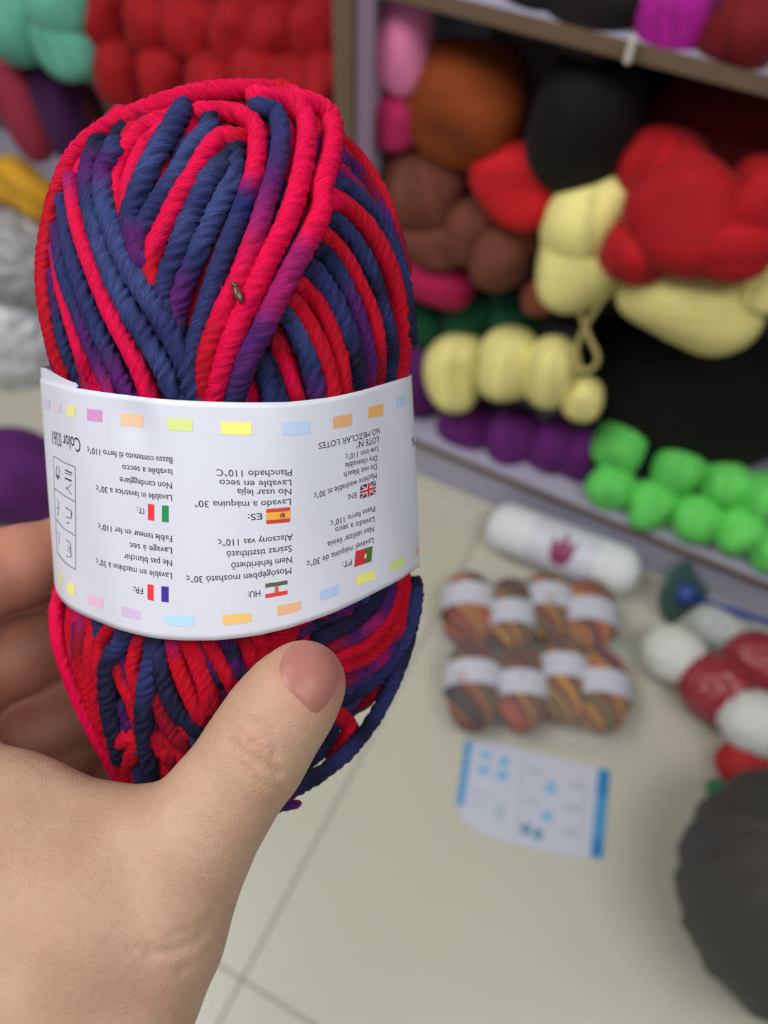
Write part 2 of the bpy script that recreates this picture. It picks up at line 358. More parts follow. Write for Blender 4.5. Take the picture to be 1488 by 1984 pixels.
def on_roll(pts2, r=R0 * 1.004, a0=0.0):
    return [(x, r * math.cos(a0 + y / r), r * math.sin(a0 + y / r)) for x, y in pts2]
def tulip_poly():
    base = [(0, -.034), (.010, -.031), (.018, -.022), (.021, -.010), (.022, .004), (.024, .022), (.014, .010), (.007, .014), (.002, .034), (-.002, .034), (-.006, .014), (-.014, .008), (-.023, .018), (-.022, .002), (-.020, -.012), (-.016, -.024), (-.009, -.031)]
    out = []
    for p_, q_ in zip(base, base[1:] + base[:1]):
        for t in (0, .33, .66): out.append((p_[0] + (q_[0] - p_[0]) * t, p_[1] + (q_[1] - p_[1]) * t))
    return out
tp = tulip_poly()
# the mark faces the lens side of the roll
upc = Vector(CAM) - Vector(ctr); loc = q.inverted() @ upc; a0 = math.atan2(loc.z, loc.y)
rings = [[(x * s, y * s) for x, y in tp] for s in (1.0, 0.75, 0.5, 0.25)]
vv = []
for rg_ in rings: vv += on_roll([(x + 0.001, -y) for x, y in rg_], a0=a0)
vv += on_roll([(0.001, 0)], a0=a0); n = len(tp); ff = []
for r_ in range(3):
    for i in range(n): ff.append((r_ * n + i, r_ * n + (i + 1) % n, (r_ + 1) * n + (i + 1) % n, (r_ + 1) * n + i))
for i in range(n): ff.append((3 * n + i, 3 * n + (i + 1) % n, 4 * n))
new_obj('tulip_mark', mesh_from(vv, ff), roll, M_tulip)['label'] = 'plum purple tulip-shaped print'

# eight variegated balls in a clear bag
VAR = [lin(c) for c in ('a5481c', 'b87a1e', '4a1c1c', '2a1c20', 'c2501a', '7c241c', '6a5c1e', '383420', '83401a', 'c98c26', '5b2420', '221c28', '3c1c20')]
M_white = mat('white_label', 'c6c8d6', 0.45)
SPOT = [(908, 1180, 50, 78, 25, 'upper row, first from left'), (990, 1192, 47, 78, 2, 'upper row, second from left'), (1060, 1178, 47, 76, 23, 'upper row, third from left'), (1138, 1192, 52, 76, 5, 'upper row, last at right'),
        (917, 1328, 54, 90, 24, 'lower row, first from left'), (1010, 1334, 50, 88, 10, 'lower row, second from left'), (1090, 1322, 48, 84, 33, 'lower row, third from left'), (1164, 1338, 52, 84, 14, 'lower row, last at right')]
for i, (px, py, a, b, dl, lab) in enumerate(SPOT):
    z0 = 0.05
    p = at_z(px, py, z0); k_ = dist_of(p) / F
    up = at_z(px, py - 60, z0) - p; dn = Vector(up).normalized()
    t = thing('yarn_ball', f'variegated orange yarn ball with white band, {lab}', 'yarn', p, 'variegated yarn balls in the clear bag')
    t.rotation_mode = 'QUATERNION'; t.rotation_quaternion = dn.to_track_quat('X', 'Z')
    ra, rb = a * k_, b * k_
    new_obj('yarn_winding', lump_mesh((rb, ra, min(ra, 0.045)), VAR, ridges=58, slant=16, nu=232, nv=40, rough=0.03, power=0.85, seed=40 + i, ridge=0.07, band=2), t, M_wound)
    lw = 24 * k_; off = (dl - 17) * k_
    xs = np.linspace(-lw, lw, 9) + off
    prof = [(x, math.sqrt(max(0.05, 1 - (abs(x) / rb) ** 2.4)) ** 0.85 * 1.035 + (0.0)) for x in xs]
    u = np.linspace(0, 2 * PI, 48, endpoint=False); mx_ = max(pp[1] for pp in prof)
    U, X = np.meshgrid(u, xs, indexing='ij')
    V = np.stack([X, np.cos(U) * ra * 1.06 * mx_, np.sin(U) * min(ra, 0.045) * 1.06 * mx_], -1).reshape(-1, 3)
    new_obj('paper_band', mesh_from(V, grid_faces(48, 9, True)), t, M_white)
# clear bag: a pillow around the balls
def pillow(c, hx, hy, hz, nu=120, nv=80, seed=1):
    from mathutils import noise
    u = np.linspace(0, 2 * PI, nu, endpoint=False); v = np.linspace(0.001, PI - 0.001, nv)
    U, V = np.meshgrid(u, v, indexing='ij')
    sp = lambda x, p: np.sign(x) * np.abs(x) ** p
    X = sp(np.cos(U), 0.35) * sp(np.sin(V), 0.45) * hx; Y = sp(np.sin(U), 0.35) * sp(np.sin(V), 0.45) * hy; Z = sp(np.cos(V), 0.9) * hz
    P = np.stack([X, Y, Z], -1).reshape(-1, 3)
    for i in range(len(P)):
        n = noise.noise(Vector(P[i]) * 22 + Vector((seed, 0, 0)))
        P[i] *= 1 + 0.035 * n
    return mesh_from(P, grid_faces(nu, nv, True))
M_film = film_mat('clear_film', amount=0.085, rough=0.12)
pc = at_z(1040, 1262, 0.056); ax = Vector(at_z(1180, 1340, 0.056) - at_z(910, 1305, 0.056)); ang = math.atan2(ax.y, ax.x)
o = new_obj('plastic_bag', pillow(pc, 0.160, 0.160, 0.055), None, M_film, tuple(pc)); o.rotation_euler = (0, 0, ang)
tag(o, 'clear plastic bag holding eight variegated yarn balls on the floor', 'bag')
# the bag's flat sealed flap over the leaflet
fa = [at_z(x, y, 0.012) for x, y in [(880, 1425), (1225, 1430), (1232, 1462), (1190, 1470), (1060, 1450), (900, 1438)]]
fc = sum(fa) / 6
new_obj('bag_flap', mesh_from([np.array(v) - pc for v in fa] , [(0, 1, 2, 3, 4, 5)]), o, M_film).rotation_euler = (0, 0, -ang)

# leaflet on the floor
def flat_sheet(px_pts, z, m, parent, name, org, thick=0.0):
    pts = [at_z(x, y, z) - org for x, y in px_pts]
    me = mesh_from(pts, [tuple(range(len(pts)))], smooth=False)
    o = new_obj(name, me, parent, m); return o
lc = at_z(1035, 1550, 0.0)
leaf = thing('leaflet', 'white printed leaflet with blue side strips on the floor under the clear bag', 'leaflet', lc)
M_leaf = mat('leaflet_paper', 'c3c7d6', 0.3); M_lblue = mat('leaflet_blue', '4596cc', 0.35); M_lblue2 = mat('leaflet_dark_blue', '1f7fbe', 0.35)
M_lgrey = mat('leaflet_grey', 'aeb2bf', 0.4); M_lteal = mat('leaflet_teal', '5c93a3', 0.4); M_lpb = mat('leaflet_print_blue', '6fb2dc', 0.4); M_lgr = mat('leaflet_green_grey', 'a5bfc0', 0.4)
flat_sheet([(903, 1433), (960, 1438), (1180, 1492), (1166, 1664), (1100, 1660), (1000, 1638), (930, 1616), (898, 1590), (884, 1560)], 0.003, M_leaf, leaf, 'sheet', lc)
flat_sheet([(903, 1433), (916, 1434), (898, 1562), (884, 1560)], 0.0036, M_lblue, leaf, 'side_strip', lc)
flat_sheet([(1160, 1488), (1182, 1493), (1167, 1664), (1144, 1660)], 0.0036, M_lblue, leaf, 'side_strip', lc)
flat_sheet([(1161, 1490), (1182, 1493), (1177, 1545), (1156, 1540)], 0.0040, M_lblue2, leaf, 'side_strip_tip', lc)
flat_sheet([(1150, 1625), (1170, 1628), (1167, 1664), (1144, 1660)], 0.0040, M_lblue2, leaf, 'side_strip_tip', lc)
def disc_px(x, y, a, b): return [(x + a * math.cos(t), y + b * math.sin(t)) for t in np.linspace(0, 2 * PI, 16, endpoint=False)]
for x, y, a, b, m in [(941, 1463, 10, 8, M_lpb), (937, 1492, 11, 9, M_lpb), (977, 1476, 11, 9, M_lpb), (973, 1502, 12, 10, M_lpb), (1067, 1526, 9, 13, M_lpb), (1060, 1582, 9, 12, M_lpb),
                      (1019, 1606, 10, 12, M_lteal), (1042, 1616, 10, 12, M_lteal), (968, 1573, 10, 18, M_lgr)]:
    flat_sheet(disc_px(x, y, a, b), 0.0042, m, leaf, 'printed_dot', lc)
for (x0, y0, x1, y1, wd) in [(1012, 1470, 1000, 1630, 1.6), (1022, 1490, 1050, 1500, 8), (1018, 1548, 1040, 1556, 8), (1108, 1520, 1130, 1526, 9), (1095, 1562, 1125, 1570, 10), (1092, 1610, 1120, 1616, 10), (915, 1532, 955, 1543, 5), (912, 1552, 940, 1560, 5), (1135, 1510, 1122, 1640, 1.6)]:
    d = np.array([x1 - x0, y1 - y0], float); d /= np.linalg.norm(d); n_ = np.array([-d[1], d[0]]) * wd / 2
    flat_sheet([(x0 + n_[0], y0 + n_[1]), (x1 + n_[0], y1 + n_[1]), (x1 - n_[0], y1 - n_[1]), (x0 - n_[0], y0 - n_[1])], 0.0041, M_lgrey, leaf, 'printed_line', lc)

# stick with round dark head
def tube_mesh(P, r, ns=10, plies=0, amp=0.0, pitch=0.01, phase=0.0, capend=True, cols=None, taper=0.0, jitter=0.0):
    P = np.asarray(P, float); n = len(P)
    T = np.gradient(P, axis=0); T /= np.linalg.norm(T, axis=1)[:, None] + 1e-12
    N = np.zeros_like(P); a = np.array([0, 0, 1.0]) if abs(T[0, 2]) < .9 else np.array([1.0, 0, 0])
    N[0] = np.cross(T[0], a); N[0] /= np.linalg.norm(N[0])
    for i in range(1, n):
        v = N[i - 1] - T[i] * (N[i - 1] @ T[i]); N[i] = v / (np.linalg.norm(v) + 1e-12)
    B = np.cross(T, N)
    s = np.concatenate([[0], np.cumsum(np.linalg.norm(np.diff(P, axis=0), axis=1))])
    r = np.broadcast_to(np.asarray(r, float), (n,)).copy()
    if taper:
        e = np.minimum(s, s[-1] - s) / taper; r = r * np.clip(np.sqrt(np.clip(1 - (1 - np.clip(e, 0, 1)) ** 2, 0, 1)), 0.25, 1)
    th = np.linspace(0, 2 * PI, ns, endpoint=False)
    TH, S = np.meshgrid(th, s); R = np.repeat(r[:, None], ns, 1)
    if plies:
        wob = 0.5 * np.sin(S * 310 + phase * 3) + 0.35 * np.sin(S * 733 + phase)
        a_ = np.abs(np.sin(plies / 2 * (TH - 2 * PI * S / pitch + phase + wob)))
        loc_ = 0.75 + 0.25 * np.sin(S * 520 + phase * 5 + TH)
        R = R * (1 - amp * loc_ + amp * loc_ * 1.35 * a_ ** 0.8)
        j_ = 0
        for q, (f1, n1) in enumerate([(2300, 3), (1370, -2), (3900, 5), (5200, -4), (900, 1)]):
            j_ = j_ + np.sin(S * f1 + n1 * TH + phase * (q + 1)) * np.sin(S * f1 * 0.37 - (n1 + 1) * TH + q)
        R = R * (1 + jitter * j_)
    V = P[:, None, :] + R[..., None] * (np.cos(TH)[..., None] * N[:, None, :] + np.sin(TH)[..., None] * B[:, None, :])
    V = V.reshape(-1, 3)
    i, j = np.meshgrid(np.arange(n - 1), np.arange(ns), indexing='ij'); j2 = (j + 1) % ns
    Fq = np.stack([i * ns + j, i * ns + j2, (i + 1) * ns + j2, (i + 1) * ns + j], -1).reshape(-1, 4)
    if capend:
        V = np.vstack([V, P[0], P[-1]]); c0, c1 = n * ns, n * ns + 1
        jj = np.arange(ns); k2 = (jj + 1) % ns
        Fc = np.vstack([np.stack([np.full(ns, c0), k2, jj, jj], 1), np.stack([np.full(ns, c1), (n - 1) * ns + jj, (n - 1) * ns + k2, (n - 1) * ns + k2], 1)])
        faces = [tuple(f) for f in Fq] + [tuple(f[:3]) for f in Fc]
    else: faces = [tuple(f) for f in Fq]
    C = None
    if cols is not None:
        C = np.repeat(cols[:, None, :], ns, 1).reshape(-1, 3)
        if capend: C = np.vstack([C, cols[0], cols[-1]])
    if plies:
        al = TH - 2 * PI * S / pitch * 0.85 + phase
        fb = np.stack([np.cos(al) * 6, np.sin(al) * 6, S * 520 + phase * 7], -1).reshape(-1, 3)
        if capend: fb = np.vstack([fb, fb[0], fb[-1]])
        tube_mesh.fib = fb
    return V, faces, C
def spline(pts, step, closed=False):
    """Catmull-Rom through pts (n, d), resampled every `step` along the first three coordinates"""
    p = np.asarray(pts, float); n = len(p)
    ext = np.vstack([2 * p[0] - p[1], p, 2 * p[-1] - p[-2]])
    out = []
    for i in range(n - 1):
        p0, p1, p2, p3 = ext[i:i + 4]
        for t in np.linspace(0, 1, 24, endpoint=False):
            out.append(0.5 * ((2 * p1) + (-p0 + p2) * t + (2 * p0 - 5 * p1 + 4 * p2 - p3) * t * t + (-p0 + 3 * p1 - 3 * p2 + p3) * t ** 3))
    out.append(p[-1]); out = np.array(out)
    s = np.concatenate([[0], np.cumsum(np.linalg.norm(np.diff(out[:, :3], axis=0), axis=1))])
    m_ = max(3, int(s[-1] / step)); ss = np.linspace(0, s[-1], m_)
    return np.stack([np.interp(ss, s, out[:, k]) for k in range(out.shape[1])], 1)

hub = at_y(1326, 1150, 0.885); end = at_y(1530, 1222, 0.80)
st = thing('paddle_stick', 'blue plastic stick with a round dark green head leaning on the kick board', 'stick', hub)
d = (end - hub); d /= np.linalg.norm(d)
V, Fc, _ = tube_mesh([[0, 0, 0], d * 0.1, d * 0.2, end - hub], 0.006, 12); new_obj('rod', mesh_from(V, Fc), st, mat('blue_plastic', '2f4a9c', 0.35))
vv, ff = lathe([(-0.016, 0.0005), (-0.016, 0.012), (0.006, 0.024), (0.02, 0.014), (0.024, 0.0005)], 32)
o = new_obj('hub', mesh_from(vv, ff), st, mat('blue_hub', '2d4a90', 0.4)); o.rotation_mode = 'QUATERNION'; o.rotation_quaternion = Vector(d).to_track_quat('X', 'Z')
vv, ff = lathe([(0.0, 0.0005), (-0.012, 0.03), (-0.008, 0.056), (0.0, 0.063), (0.003, 0.056), (-0.004, 0.03), (0.006, 0.0005)], 48)
o = new_obj('round_head', mesh_from(vv, ff), st, mat('dark_green_plastic', '3e5a55', 0.35)); o.rotation_mode = 'QUATERNION'; o.rotation_quaternion = Vector(d).to_track_quat('X', 'Z')

# bags at the right edge
M_fluff = mat('white_fluff', 'd5d8d2', 0.8, bump=0.4, bscale=120, bdist=0.003)
M_mar = mat('maroon_plastic', '9a3440', 0.22, noise=0.12, nscale=30, bump=0.35, bscale=40, bdist=0.01)
crumple('plastic_bag', 1306, 1268, 0.058, 64, 56, M_fluff, 'white knotted bag of yarn on the floor beside the kick board', 'bag', amp=0.05, seed=11, mode='z')
crumple('plastic_bag', 1400, 1218, 0.055, 62, 40, film_mat('grey_green_film', (0.75, 0.85, 0.8), 0.45), 'translucent grey green bag behind the maroon bag', 'bag', amp=0.12, seed=12, mode='z')
crumple('plastic_bag', 1392, 1335, 0.065, 80, 66, M_mar, 'glossy maroon plastic bag on the floor between two white bags', 'bag', amp=0.07, seed=13, mode='z')
crumple('plastic_bag', 1468, 1282, 0.062, 66, 58, M_mar, 'glossy maroon plastic bag at the right edge behind the first', 'bag', amp=0.07, seed=14, mode='z')
crumple('plastic_bag', 1468, 1402, 0.085, 76, 62, M_fluff, 'white bag of yarn at the right edge in front of the maroon bags', 'bag', amp=0.04, seed=15, mode='z')
crumple('yarn_ball', 1440, 1484, 0.04, 52, 44, mat('red_fluff', 'b01c22', 0.75, bump=0.4, bscale=120, bdist=0.003), 'small red yarn ball between the white bag and the charcoal sack', 'yarn', amp=0.06, seed=16, mode='z')
crumple('yarn_ball', 1386, 1527, 0.017, 18, 18, mat('green_fluff', '2c7a52', 0.75), 'tiny green pompom beside the charcoal sack', 'pompom', amp=0.05, seed=17, mode='z', sub=3)
def sack():
    p = at_z(1565, 1735, 0.17); k_ = dist_of(p) / F; r = 236 * k_
    u = np.linspace(0, 2 * PI, 160, endpoint=False); v = np.linspace(0, PI, 60)
    U, V = np.meshgrid(u, v, indexing='ij')
    fold = 1 + 0.018 * np.sin(17 * U + 1.2 * np.sin(3 * V)) * np.sin(V) + 0.012 * np.sin(31 * U + 2 * V) * np.sin(V)
    rd = np.sin(V) ** 0.85 * r * fold
    P = np.stack([rd * np.cos(U), rd * np.sin(U), np.cos(V) * 0.169 * np.ones_like(U)], -1).reshape(-1, 3)
    m = mat('charcoal_cloth', '403d3b', 0.6, noise=0.15, nscale=12, bump=0.2, bscale=300)
    tag(new_obj('sack', mesh_from(P, grid_faces(160, 60, True)), None, m, tuple(p)), 'bulging charcoal grey cloth sack on the floor at the right edge', 'sack')
sack()

# loose yellow cord hanging from the upper yellow skein
cp = [at_y(x, y, 0.93 - 0.0001 * (y - 560)) for x, y in [(1118, 570), (1124, 605), (1140, 650), (1158, 690), (1150, 712), (1132, 718), (1118, 700), (1120, 665), (1138, 625), (1168, 580), (1180, 560)]]
c0 = cp[0]; C_ = spline(np.array(cp) - c0, 0.004)
V, Fc, _ = tube_mesh(C_, 0.0042, 8); o = new_obj('cord', mesh_from(V, Fc), None, mat('yellow_cord', 'b5a868', 0.8), tuple(c0))
tag(o, 'loose pale yellow cord looped down from the upper yellow skein', 'cord')

# ------------------------------------------------------------------ the held skein
ORG = at_depth(450, 850, 0.205)
LY = [165, 185, 200, 230, 270, 300, 330, 420, 520, 600, 680, 735, 950, 1150, 1260, 1360, 1440, 1530, 1570]
LX = [390, 290, 245, 205, 165, 145, 128, 100, 85, 90, 102, 108, 102, 112, 122, 152, 190, 245, 320]
RY = [165, 185, 200, 230, 280, 330, 400, 500, 600, 700, 950, 1100, 1200, 1260, 1300, 1383, 1450, 1500, 1570]
RX = [480, 570, 610, 640, 672, 706, 742, 772, 784, 788, 792, 798, 784, 760, 738, 676, 636, 570, 330]
def sil(py): return np.interp(py, LY, LX), np.interp(py, RY, RX)
def zc(py): return 0.205 + (np.asarray(py, float) - 950) * 2.2e-5
def Dh(py): return 0.034 * np.sqrt(np.clip(1 - np.abs((np.asarray(py, float) - 880) / 745) ** 3.2, 0.02, 1))
def front(px, py):
    l, r = sil(py); u = np.clip((px - (l + r) / 2) / ((r - l) / 2), -0.97, 0.97)
    return zc(py) - Dh(py) * np.sqrt(1 - u * u)
skein = thing('yarn_skein', 'chunky pink, navy and purple yarn skein with a white care label, held in the hand', 'yarn', ORG)
DY = {'P': lin((238, 0, 76)), 'R': lin((205, 8, 42)), 'D': lin((150, 14, 42)), 'N': lin((48, 54, 108)), 'K': lin((33, 34, 66)), 'V': lin((88, 32, 108)), 'M': lin((168, 26, 106)), 'B': lin((60, 72, 128))}
for k_ in DY: DY[k_] = np.array(DY[k_])
TX = np.array([(77, 733), (110, 741), (145, 751), (200, 760), (280, 770), (340, 775), (400, 778), (480, 780), (560, 779), (640, 770), (700, 757), (750, 743), (797, 727)], float)
BX = np.array([(107, 1145), (115, 1160), (130, 1175), (160, 1195), (220, 1218), (300, 1237), (350, 1241), (420, 1240), (500, 1232), (560, 1219), (640, 1190), (700, 1163), (760, 1130), (814, 1098)], float)
CR = {'a': (60, 140, .3226), 'b': (400, 140, .3226), 'c': (0, 960, .3226), 'd': (380, 1120, .3091), 'p': (0, 0, 1)}
fuzzV, fuzzF, fuzzC = [], [], []
def fuzz(P, r, C, dens=1.0):
    n = int(len(P) * 3.4 * dens)
    ii = rng.integers(0, len(P), n)
    for i in ii:
        d0 = rng.normal(size=3); d0 /= np.linalg.norm(d0)
        if (d0 @ RM.T[:, 2]) > 0.5: continue
        d1 = d0 * 0.45 + rng.normal(size=3) * 0.5; d1 /= np.linalg.norm(d1)
        a = P[i] + d0 * r * 0.92; L_ = rng.uniform(0.0006, 0.0019)
        b_ = a + (d0 * 0.6 + d1 * 0.6) * L_ * 0.5; c_ = b_ + d1 * L_ * 0.6
        sd = np.cross(d1, rng.normal(size=3)); sd = sd / (np.linalg.norm(sd) + 1e-9) * 0.000017
        base = len(fuzzV); fuzzV.extend([a - sd, a + sd, b_ + sd, b_ - sd, c_])
        fuzzF.append((base, base + 1, base + 2, base + 3)); fuzzF.append((base + 3, base + 2, base + 4))
        col = np.minimum(C[i] * 1.25 + 0.01, 1); fuzzC.extend([col] * 5)
def strand(P3, r, cols, amp=0.17, name='yarn_strand', fz=1.0, ns=24, step=0.00045, taper=0.002):
    """P3: (n,3) points about ORG; cols: colour per control point"""
    full = np.hstack([P3, cols]); S = spline(full, step)
    P, C = S[:, :3], np.clip(S[:, 3:], 0, 1)
    blue = float(np.clip((C.mean(0)[2] - C.mean(0)[0] * 0.5) * 12, 0, 1))
    V, Fc, CC = tube_mesh(P, r, ns, plies=4, amp=0.15 + 0.12 * blue, pitch=0.0112 + random.uniform(-.0012, .0012), phase=random.uniform(0, 6), cols=C, taper=taper, jitter=0.010 + 0.014 * blue)
    o = new_obj(name, mesh_from(V, Fc, cols=CC, fib=tube_mesh.fib), skein, M_strand)
    if fz: fuzz(P, r, C, fz)
    return o
def tr(crop, pts, wid, cols, lift=0.0, dive=(1, 1), fz=1.0, deep=None):
    ox, oy, s = CR[crop]
    p = np.array([(ox + s * x, oy + s * y) for x, y in pts], float)
    n = len(p); c = [DY[ch] for ch in cols]
    ci = np.linspace(0, len(c) - 1, n); cc = np.array([c[int(math.floor(t))] * (1 - t % 1) + c[min(len(c) - 1, int(math.floor(t)) + 1)] * (t % 1) for t in ci])
    gap = np.where(p[:, 1] < 900, np.interp(p[:, 0], TX[:, 0], TX[:, 1]) - p[:, 1], p[:, 1] - np.interp(p[:, 0], BX[:, 0], BX[:, 1]))
    f_ = np.clip((gap + 5) / 110, 0, 1); f_ = f_ * f_ * (3 - 2 * f_)
    near_ = np.clip(1 - gap / 60, 0, 1)
    p[:, 0] = p[:, 0] + (445 - p[:, 0]) * np.where(p[:, 0] > 700, 0.055, 0.034) * near_ * (np.abs(p[:, 0] - 445) > 180) * (deep is None)
    dep = front(p[:, 0], p[:, 1]) - lift * f_ - 0.0006 * (1 - f_) * (lift > 0.001) + (0.0008 + 0.0050 * (np.abs(p[:, 0] - 445) > 240)) * near_
    if deep is not None: dep = dep + np.interp(np.linspace(0, 1, n), np.linspace(0, 1, len(deep)), deep)
    A = np.column_stack([p, dep])
    if dive[0]:
        e = A[0] + (A[0] - A[1]) / (np.linalg.norm((A[0] - A[1])[:2]) + 1e-9) * 14; e[2] = A[0][2] + 0.005 * dive[0]
        A = np.vstack([e, A]); cc = np.vstack([cc[:1], cc])
    if dive[1]:
        e = A[-1] + (A[-1] - A[-2]) / (np.linalg.norm((A[-1] - A[-2])[:2]) + 1e-9) * 22; e[2] = A[-1][2] + 0.0035 * dive[1]
        A = np.vstack([A, e]); cc = np.vstack([cc, cc[-1:]])
    W = depth_pts(A) - ORG
    rr = wid * s / 2 * 1.06 * float(np.mean(dep)) / F
    return strand(W, rr, cc, fz=fz)

# under-layer windings all round the body, and the core
def body_pt(v, phi, inset=0.0):
    py = 190 + (1550 - 190) * v; l, r = sil(py)
    return np.column_stack([(l + r) / 2 + (r - l) / 2 * (1 - inset) * np.sin(phi), py, zc(py) - (Dh(py) * (1 - inset)) * np.cos(phi)])
vs = np.linspace(-0.0, 1.0, 40); ph = np.linspace(0, 2 * PI, 48, endpoint=False)
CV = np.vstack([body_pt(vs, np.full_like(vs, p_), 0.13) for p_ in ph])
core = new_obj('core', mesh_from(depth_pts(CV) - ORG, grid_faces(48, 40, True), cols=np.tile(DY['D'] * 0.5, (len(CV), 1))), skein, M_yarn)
seq = 'RNPVRNNRPKVRNRDN'
NU = 46
for i in range(NU):
    ph0 = 2 * PI * i / NU + random.uniform(-.03, .03)
    v = np.linspace(0.015, 0.985, 11); phi = ph0 + 0.55 * np.sin((v - 0.5) * 2.2) * (1 if math.cos(ph0) > -2 else -1)
    back = 0.5 - 0.5 * np.cos(phi)            # 0 at the front, 1 at the back
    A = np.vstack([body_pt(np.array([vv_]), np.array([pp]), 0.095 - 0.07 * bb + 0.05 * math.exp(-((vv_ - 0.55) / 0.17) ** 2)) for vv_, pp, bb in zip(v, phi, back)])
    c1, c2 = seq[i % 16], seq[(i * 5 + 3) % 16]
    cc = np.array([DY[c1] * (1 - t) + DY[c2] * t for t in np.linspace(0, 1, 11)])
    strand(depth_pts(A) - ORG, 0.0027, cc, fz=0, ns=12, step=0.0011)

# traced strands: right bundle that crosses the front
tr('a', [(1500, 122), (1300, 105), (1000, 128), (700, 222), (450, 335), (270, 490), (165, 720), (100, 1000), (82, 1250), (112, 1500), (162, 1700), (190, 1830)], 108, 'PPPPPPRRRRRR', 0.0015, (1, 1))
tr('b', [(470, 120), (560, 165), (690, 215), (755, 300), (750, 480), (700, 680), (690, 830), (630, 970), (560, 1100), (480, 1250), (405, 1400), (330, 1560), (240, 1740), (165, 1960)], 128, 'RPPPPPPPMMMVVN', 0.0052, (1, 1))
tr('b', [(330, 150), (480, 180), (585, 260), (605, 360), (590, 500), (560, 660), (515, 810), (455, 960), (380, 1110), (310, 1260), (230, 1430), (150, 1620), (90, 1800), (40, 1980)], 126, 'PPPPPPPPPPPPPP', 0.0046, (1, 1))
tr('b', [(330, 215), (410, 240), (445, 330), (440, 480), (405, 640), (360, 780), (310, 940), (255, 1080), (195, 1240), (115, 1400), (45, 1570), (0, 1720), (-25, 1960)], 116, 'NNNNVVMMPPPRRR', 0.0040, (1, 1))
tr('b', [(0, 235), (110, 235), (210, 260), (295, 330), (305, 470), (285, 610), (240, 750), (175, 920), (110, 1080), (55, 1230), (0, 1400), (-60, 1600), (-100, 1760)], 112, 'PPPPPPVNNNNNN', 0.0030, (1, 1))
tr('a', [(1190, 920), (1110, 1090), (1050, 1230), (1000, 1400), (960, 1560)], 70, 'RDR', -0.0008)
tr('a', [(1230, 480), (1210, 640), (1120, 830), (1045, 990), (975, 1140), (915, 1290), (875, 1440), (880, 1560)], 118, 'KBBBNVVK', 0.0020)
tr('a', [(1180, 530), (1070, 640), (1000, 790), (925, 950), (865, 1110), (815, 1250), (800, 1370), (850, 1480)], 122, 'KBNBNNNK', 0.0024)
tr('a', [(1240, 400), (1150, 395), (1070, 470), (985, 610), (900, 740), (830, 880), (760, 1020), (725, 1150), (735, 1290)], 122, 'RPPPPPPRR', 0.0022)
tr('a', [(1080, 300), (1060, 360), (975, 450), (880, 610), (780, 760), (705, 880), (660, 1000), (670, 1110)], 118, 'KBBBNNVK', 0.0024)
tr('a', [(900, 245), (850, 330), (770, 460), (695, 600), (640, 740), (600, 870), (620, 1000), (665, 1140)], 124, 'NNBBNNVV', 0.0032)
tr('a', [(820, 290), (700, 330), (610, 420), (545, 540), (520, 680), (555, 830), (580, 930)], 118, 'PPPPPRR', 0.0008)
tr('a', [(790, 360), (700, 440), (635, 560), (590, 700), (575, 860)], 110, 'PPPPR', 0.0016)
tr('a', [(560, 330), (520, 390), (480, 470), (470, 560)], 90, 'KKN', -0.001)
# left fan
tr('a', [(500, 480), (445, 600), (450, 790), (515, 990), (605, 1190), (705, 1350), (810, 1520), (920, 1730), (1000, 1960)], 132, 'NVBBBBNNB', 0.0040)
tr('a', [(400, 470), (355, 600), (365, 790), (415, 980), (480, 1180), (575, 1390), (680, 1570), (785, 1750), (880, 1960)], 128, 'KVNBBBNBN', 0.0032)
tr('a', [(250, 680), (275, 850), (325, 1040), (395, 1230), (470, 1420), (560, 1600), (650, 1780), (715, 1960)], 108, 'MPPPPPPP', 0.0024)
tr('a', [(205, 800), (225, 990), (280, 1200), (355, 1420), (430, 1600), (510, 1790), (580, 1970)], 104, 'NNNNNVV', 0.0016)
tr('a', [(165, 960), (195, 1180), (265, 1390), (335, 1570), (405, 1750), (470, 1940)], 92, 'VNNVVM', 0.0012)
tr('a', [(150, 1080), (180, 1280), (235, 1480), (300, 1690), (360, 1860), (400, 1960)], 78, 'MPPPPP', 0.0014)
tr('a', [(138, 1230), (168, 1480), (215, 1680), (275, 1890), (300, 1960)], 74, 'VNNNN', 0.0008)
tr('a', [(118, 1420), (135, 1560), (165, 1700), (205, 1850)], 64, 'PPPP', 0.0010)
tr('a', [(105, 1560), (125, 1700), (150, 1850)], 60, 'VMV', 0.0)
# right fan
tr('b', [(760, 380), (850, 450), (940, 550), (1030, 690), (1090, 830), (1140, 980), (1180, 1150)], 84, 'RRRRRDD', -0.0014)
tr('b', [(780, 500), (870, 570), (960, 680), (1050, 840), (1110, 990), (1160, 1160)], 96, 'VVDVVK', -0.0006)
tr('b', [(770, 610), (850, 650), (950, 760), (1030, 900)], 84, 'VMDV', -0.001)
tr('b', [(790, 680), (850, 705), (940, 780), (1040, 910), (1115, 1060), (1170, 1220), (1200, 1400), (1215, 1560)], 100, 'NNNNNNKK', 0.0004)
tr('b', [(760, 770), (830, 810), (930, 900), (1020, 1020), (1090, 1170), (1140, 1350), (1170, 1540), (1185, 1710), (1195, 1880)], 122, 'PRRRRRRRR', 0.0008)
tr('b', [(740, 890), (790, 915), (880, 1010), (965, 1150), (1025, 1310), (1065, 1460), (1105, 1660), (1135, 1870)], 104, 'KNNNKNKN', 0.0006)
tr('b', [(700, 975), (745, 1015), (835, 1120), (920, 1285), (985, 1430), (1025, 1600), (1055, 1780), (1065, 1900)], 100, 'RRRRRRDD', 0.0008)
tr('b', [(660, 1060), (710, 1100), (800, 1220), (880, 1390), (935, 1560), (980, 1750), (1005, 1920)], 106, 'KKNVVVD', 0.0002)
tr('b', [(620, 1180), (660, 1220), (745, 1350), (820, 1510), (870, 1660), (905, 1800), (925, 1940)], 128, 'KNNNKKK', 0.0010)
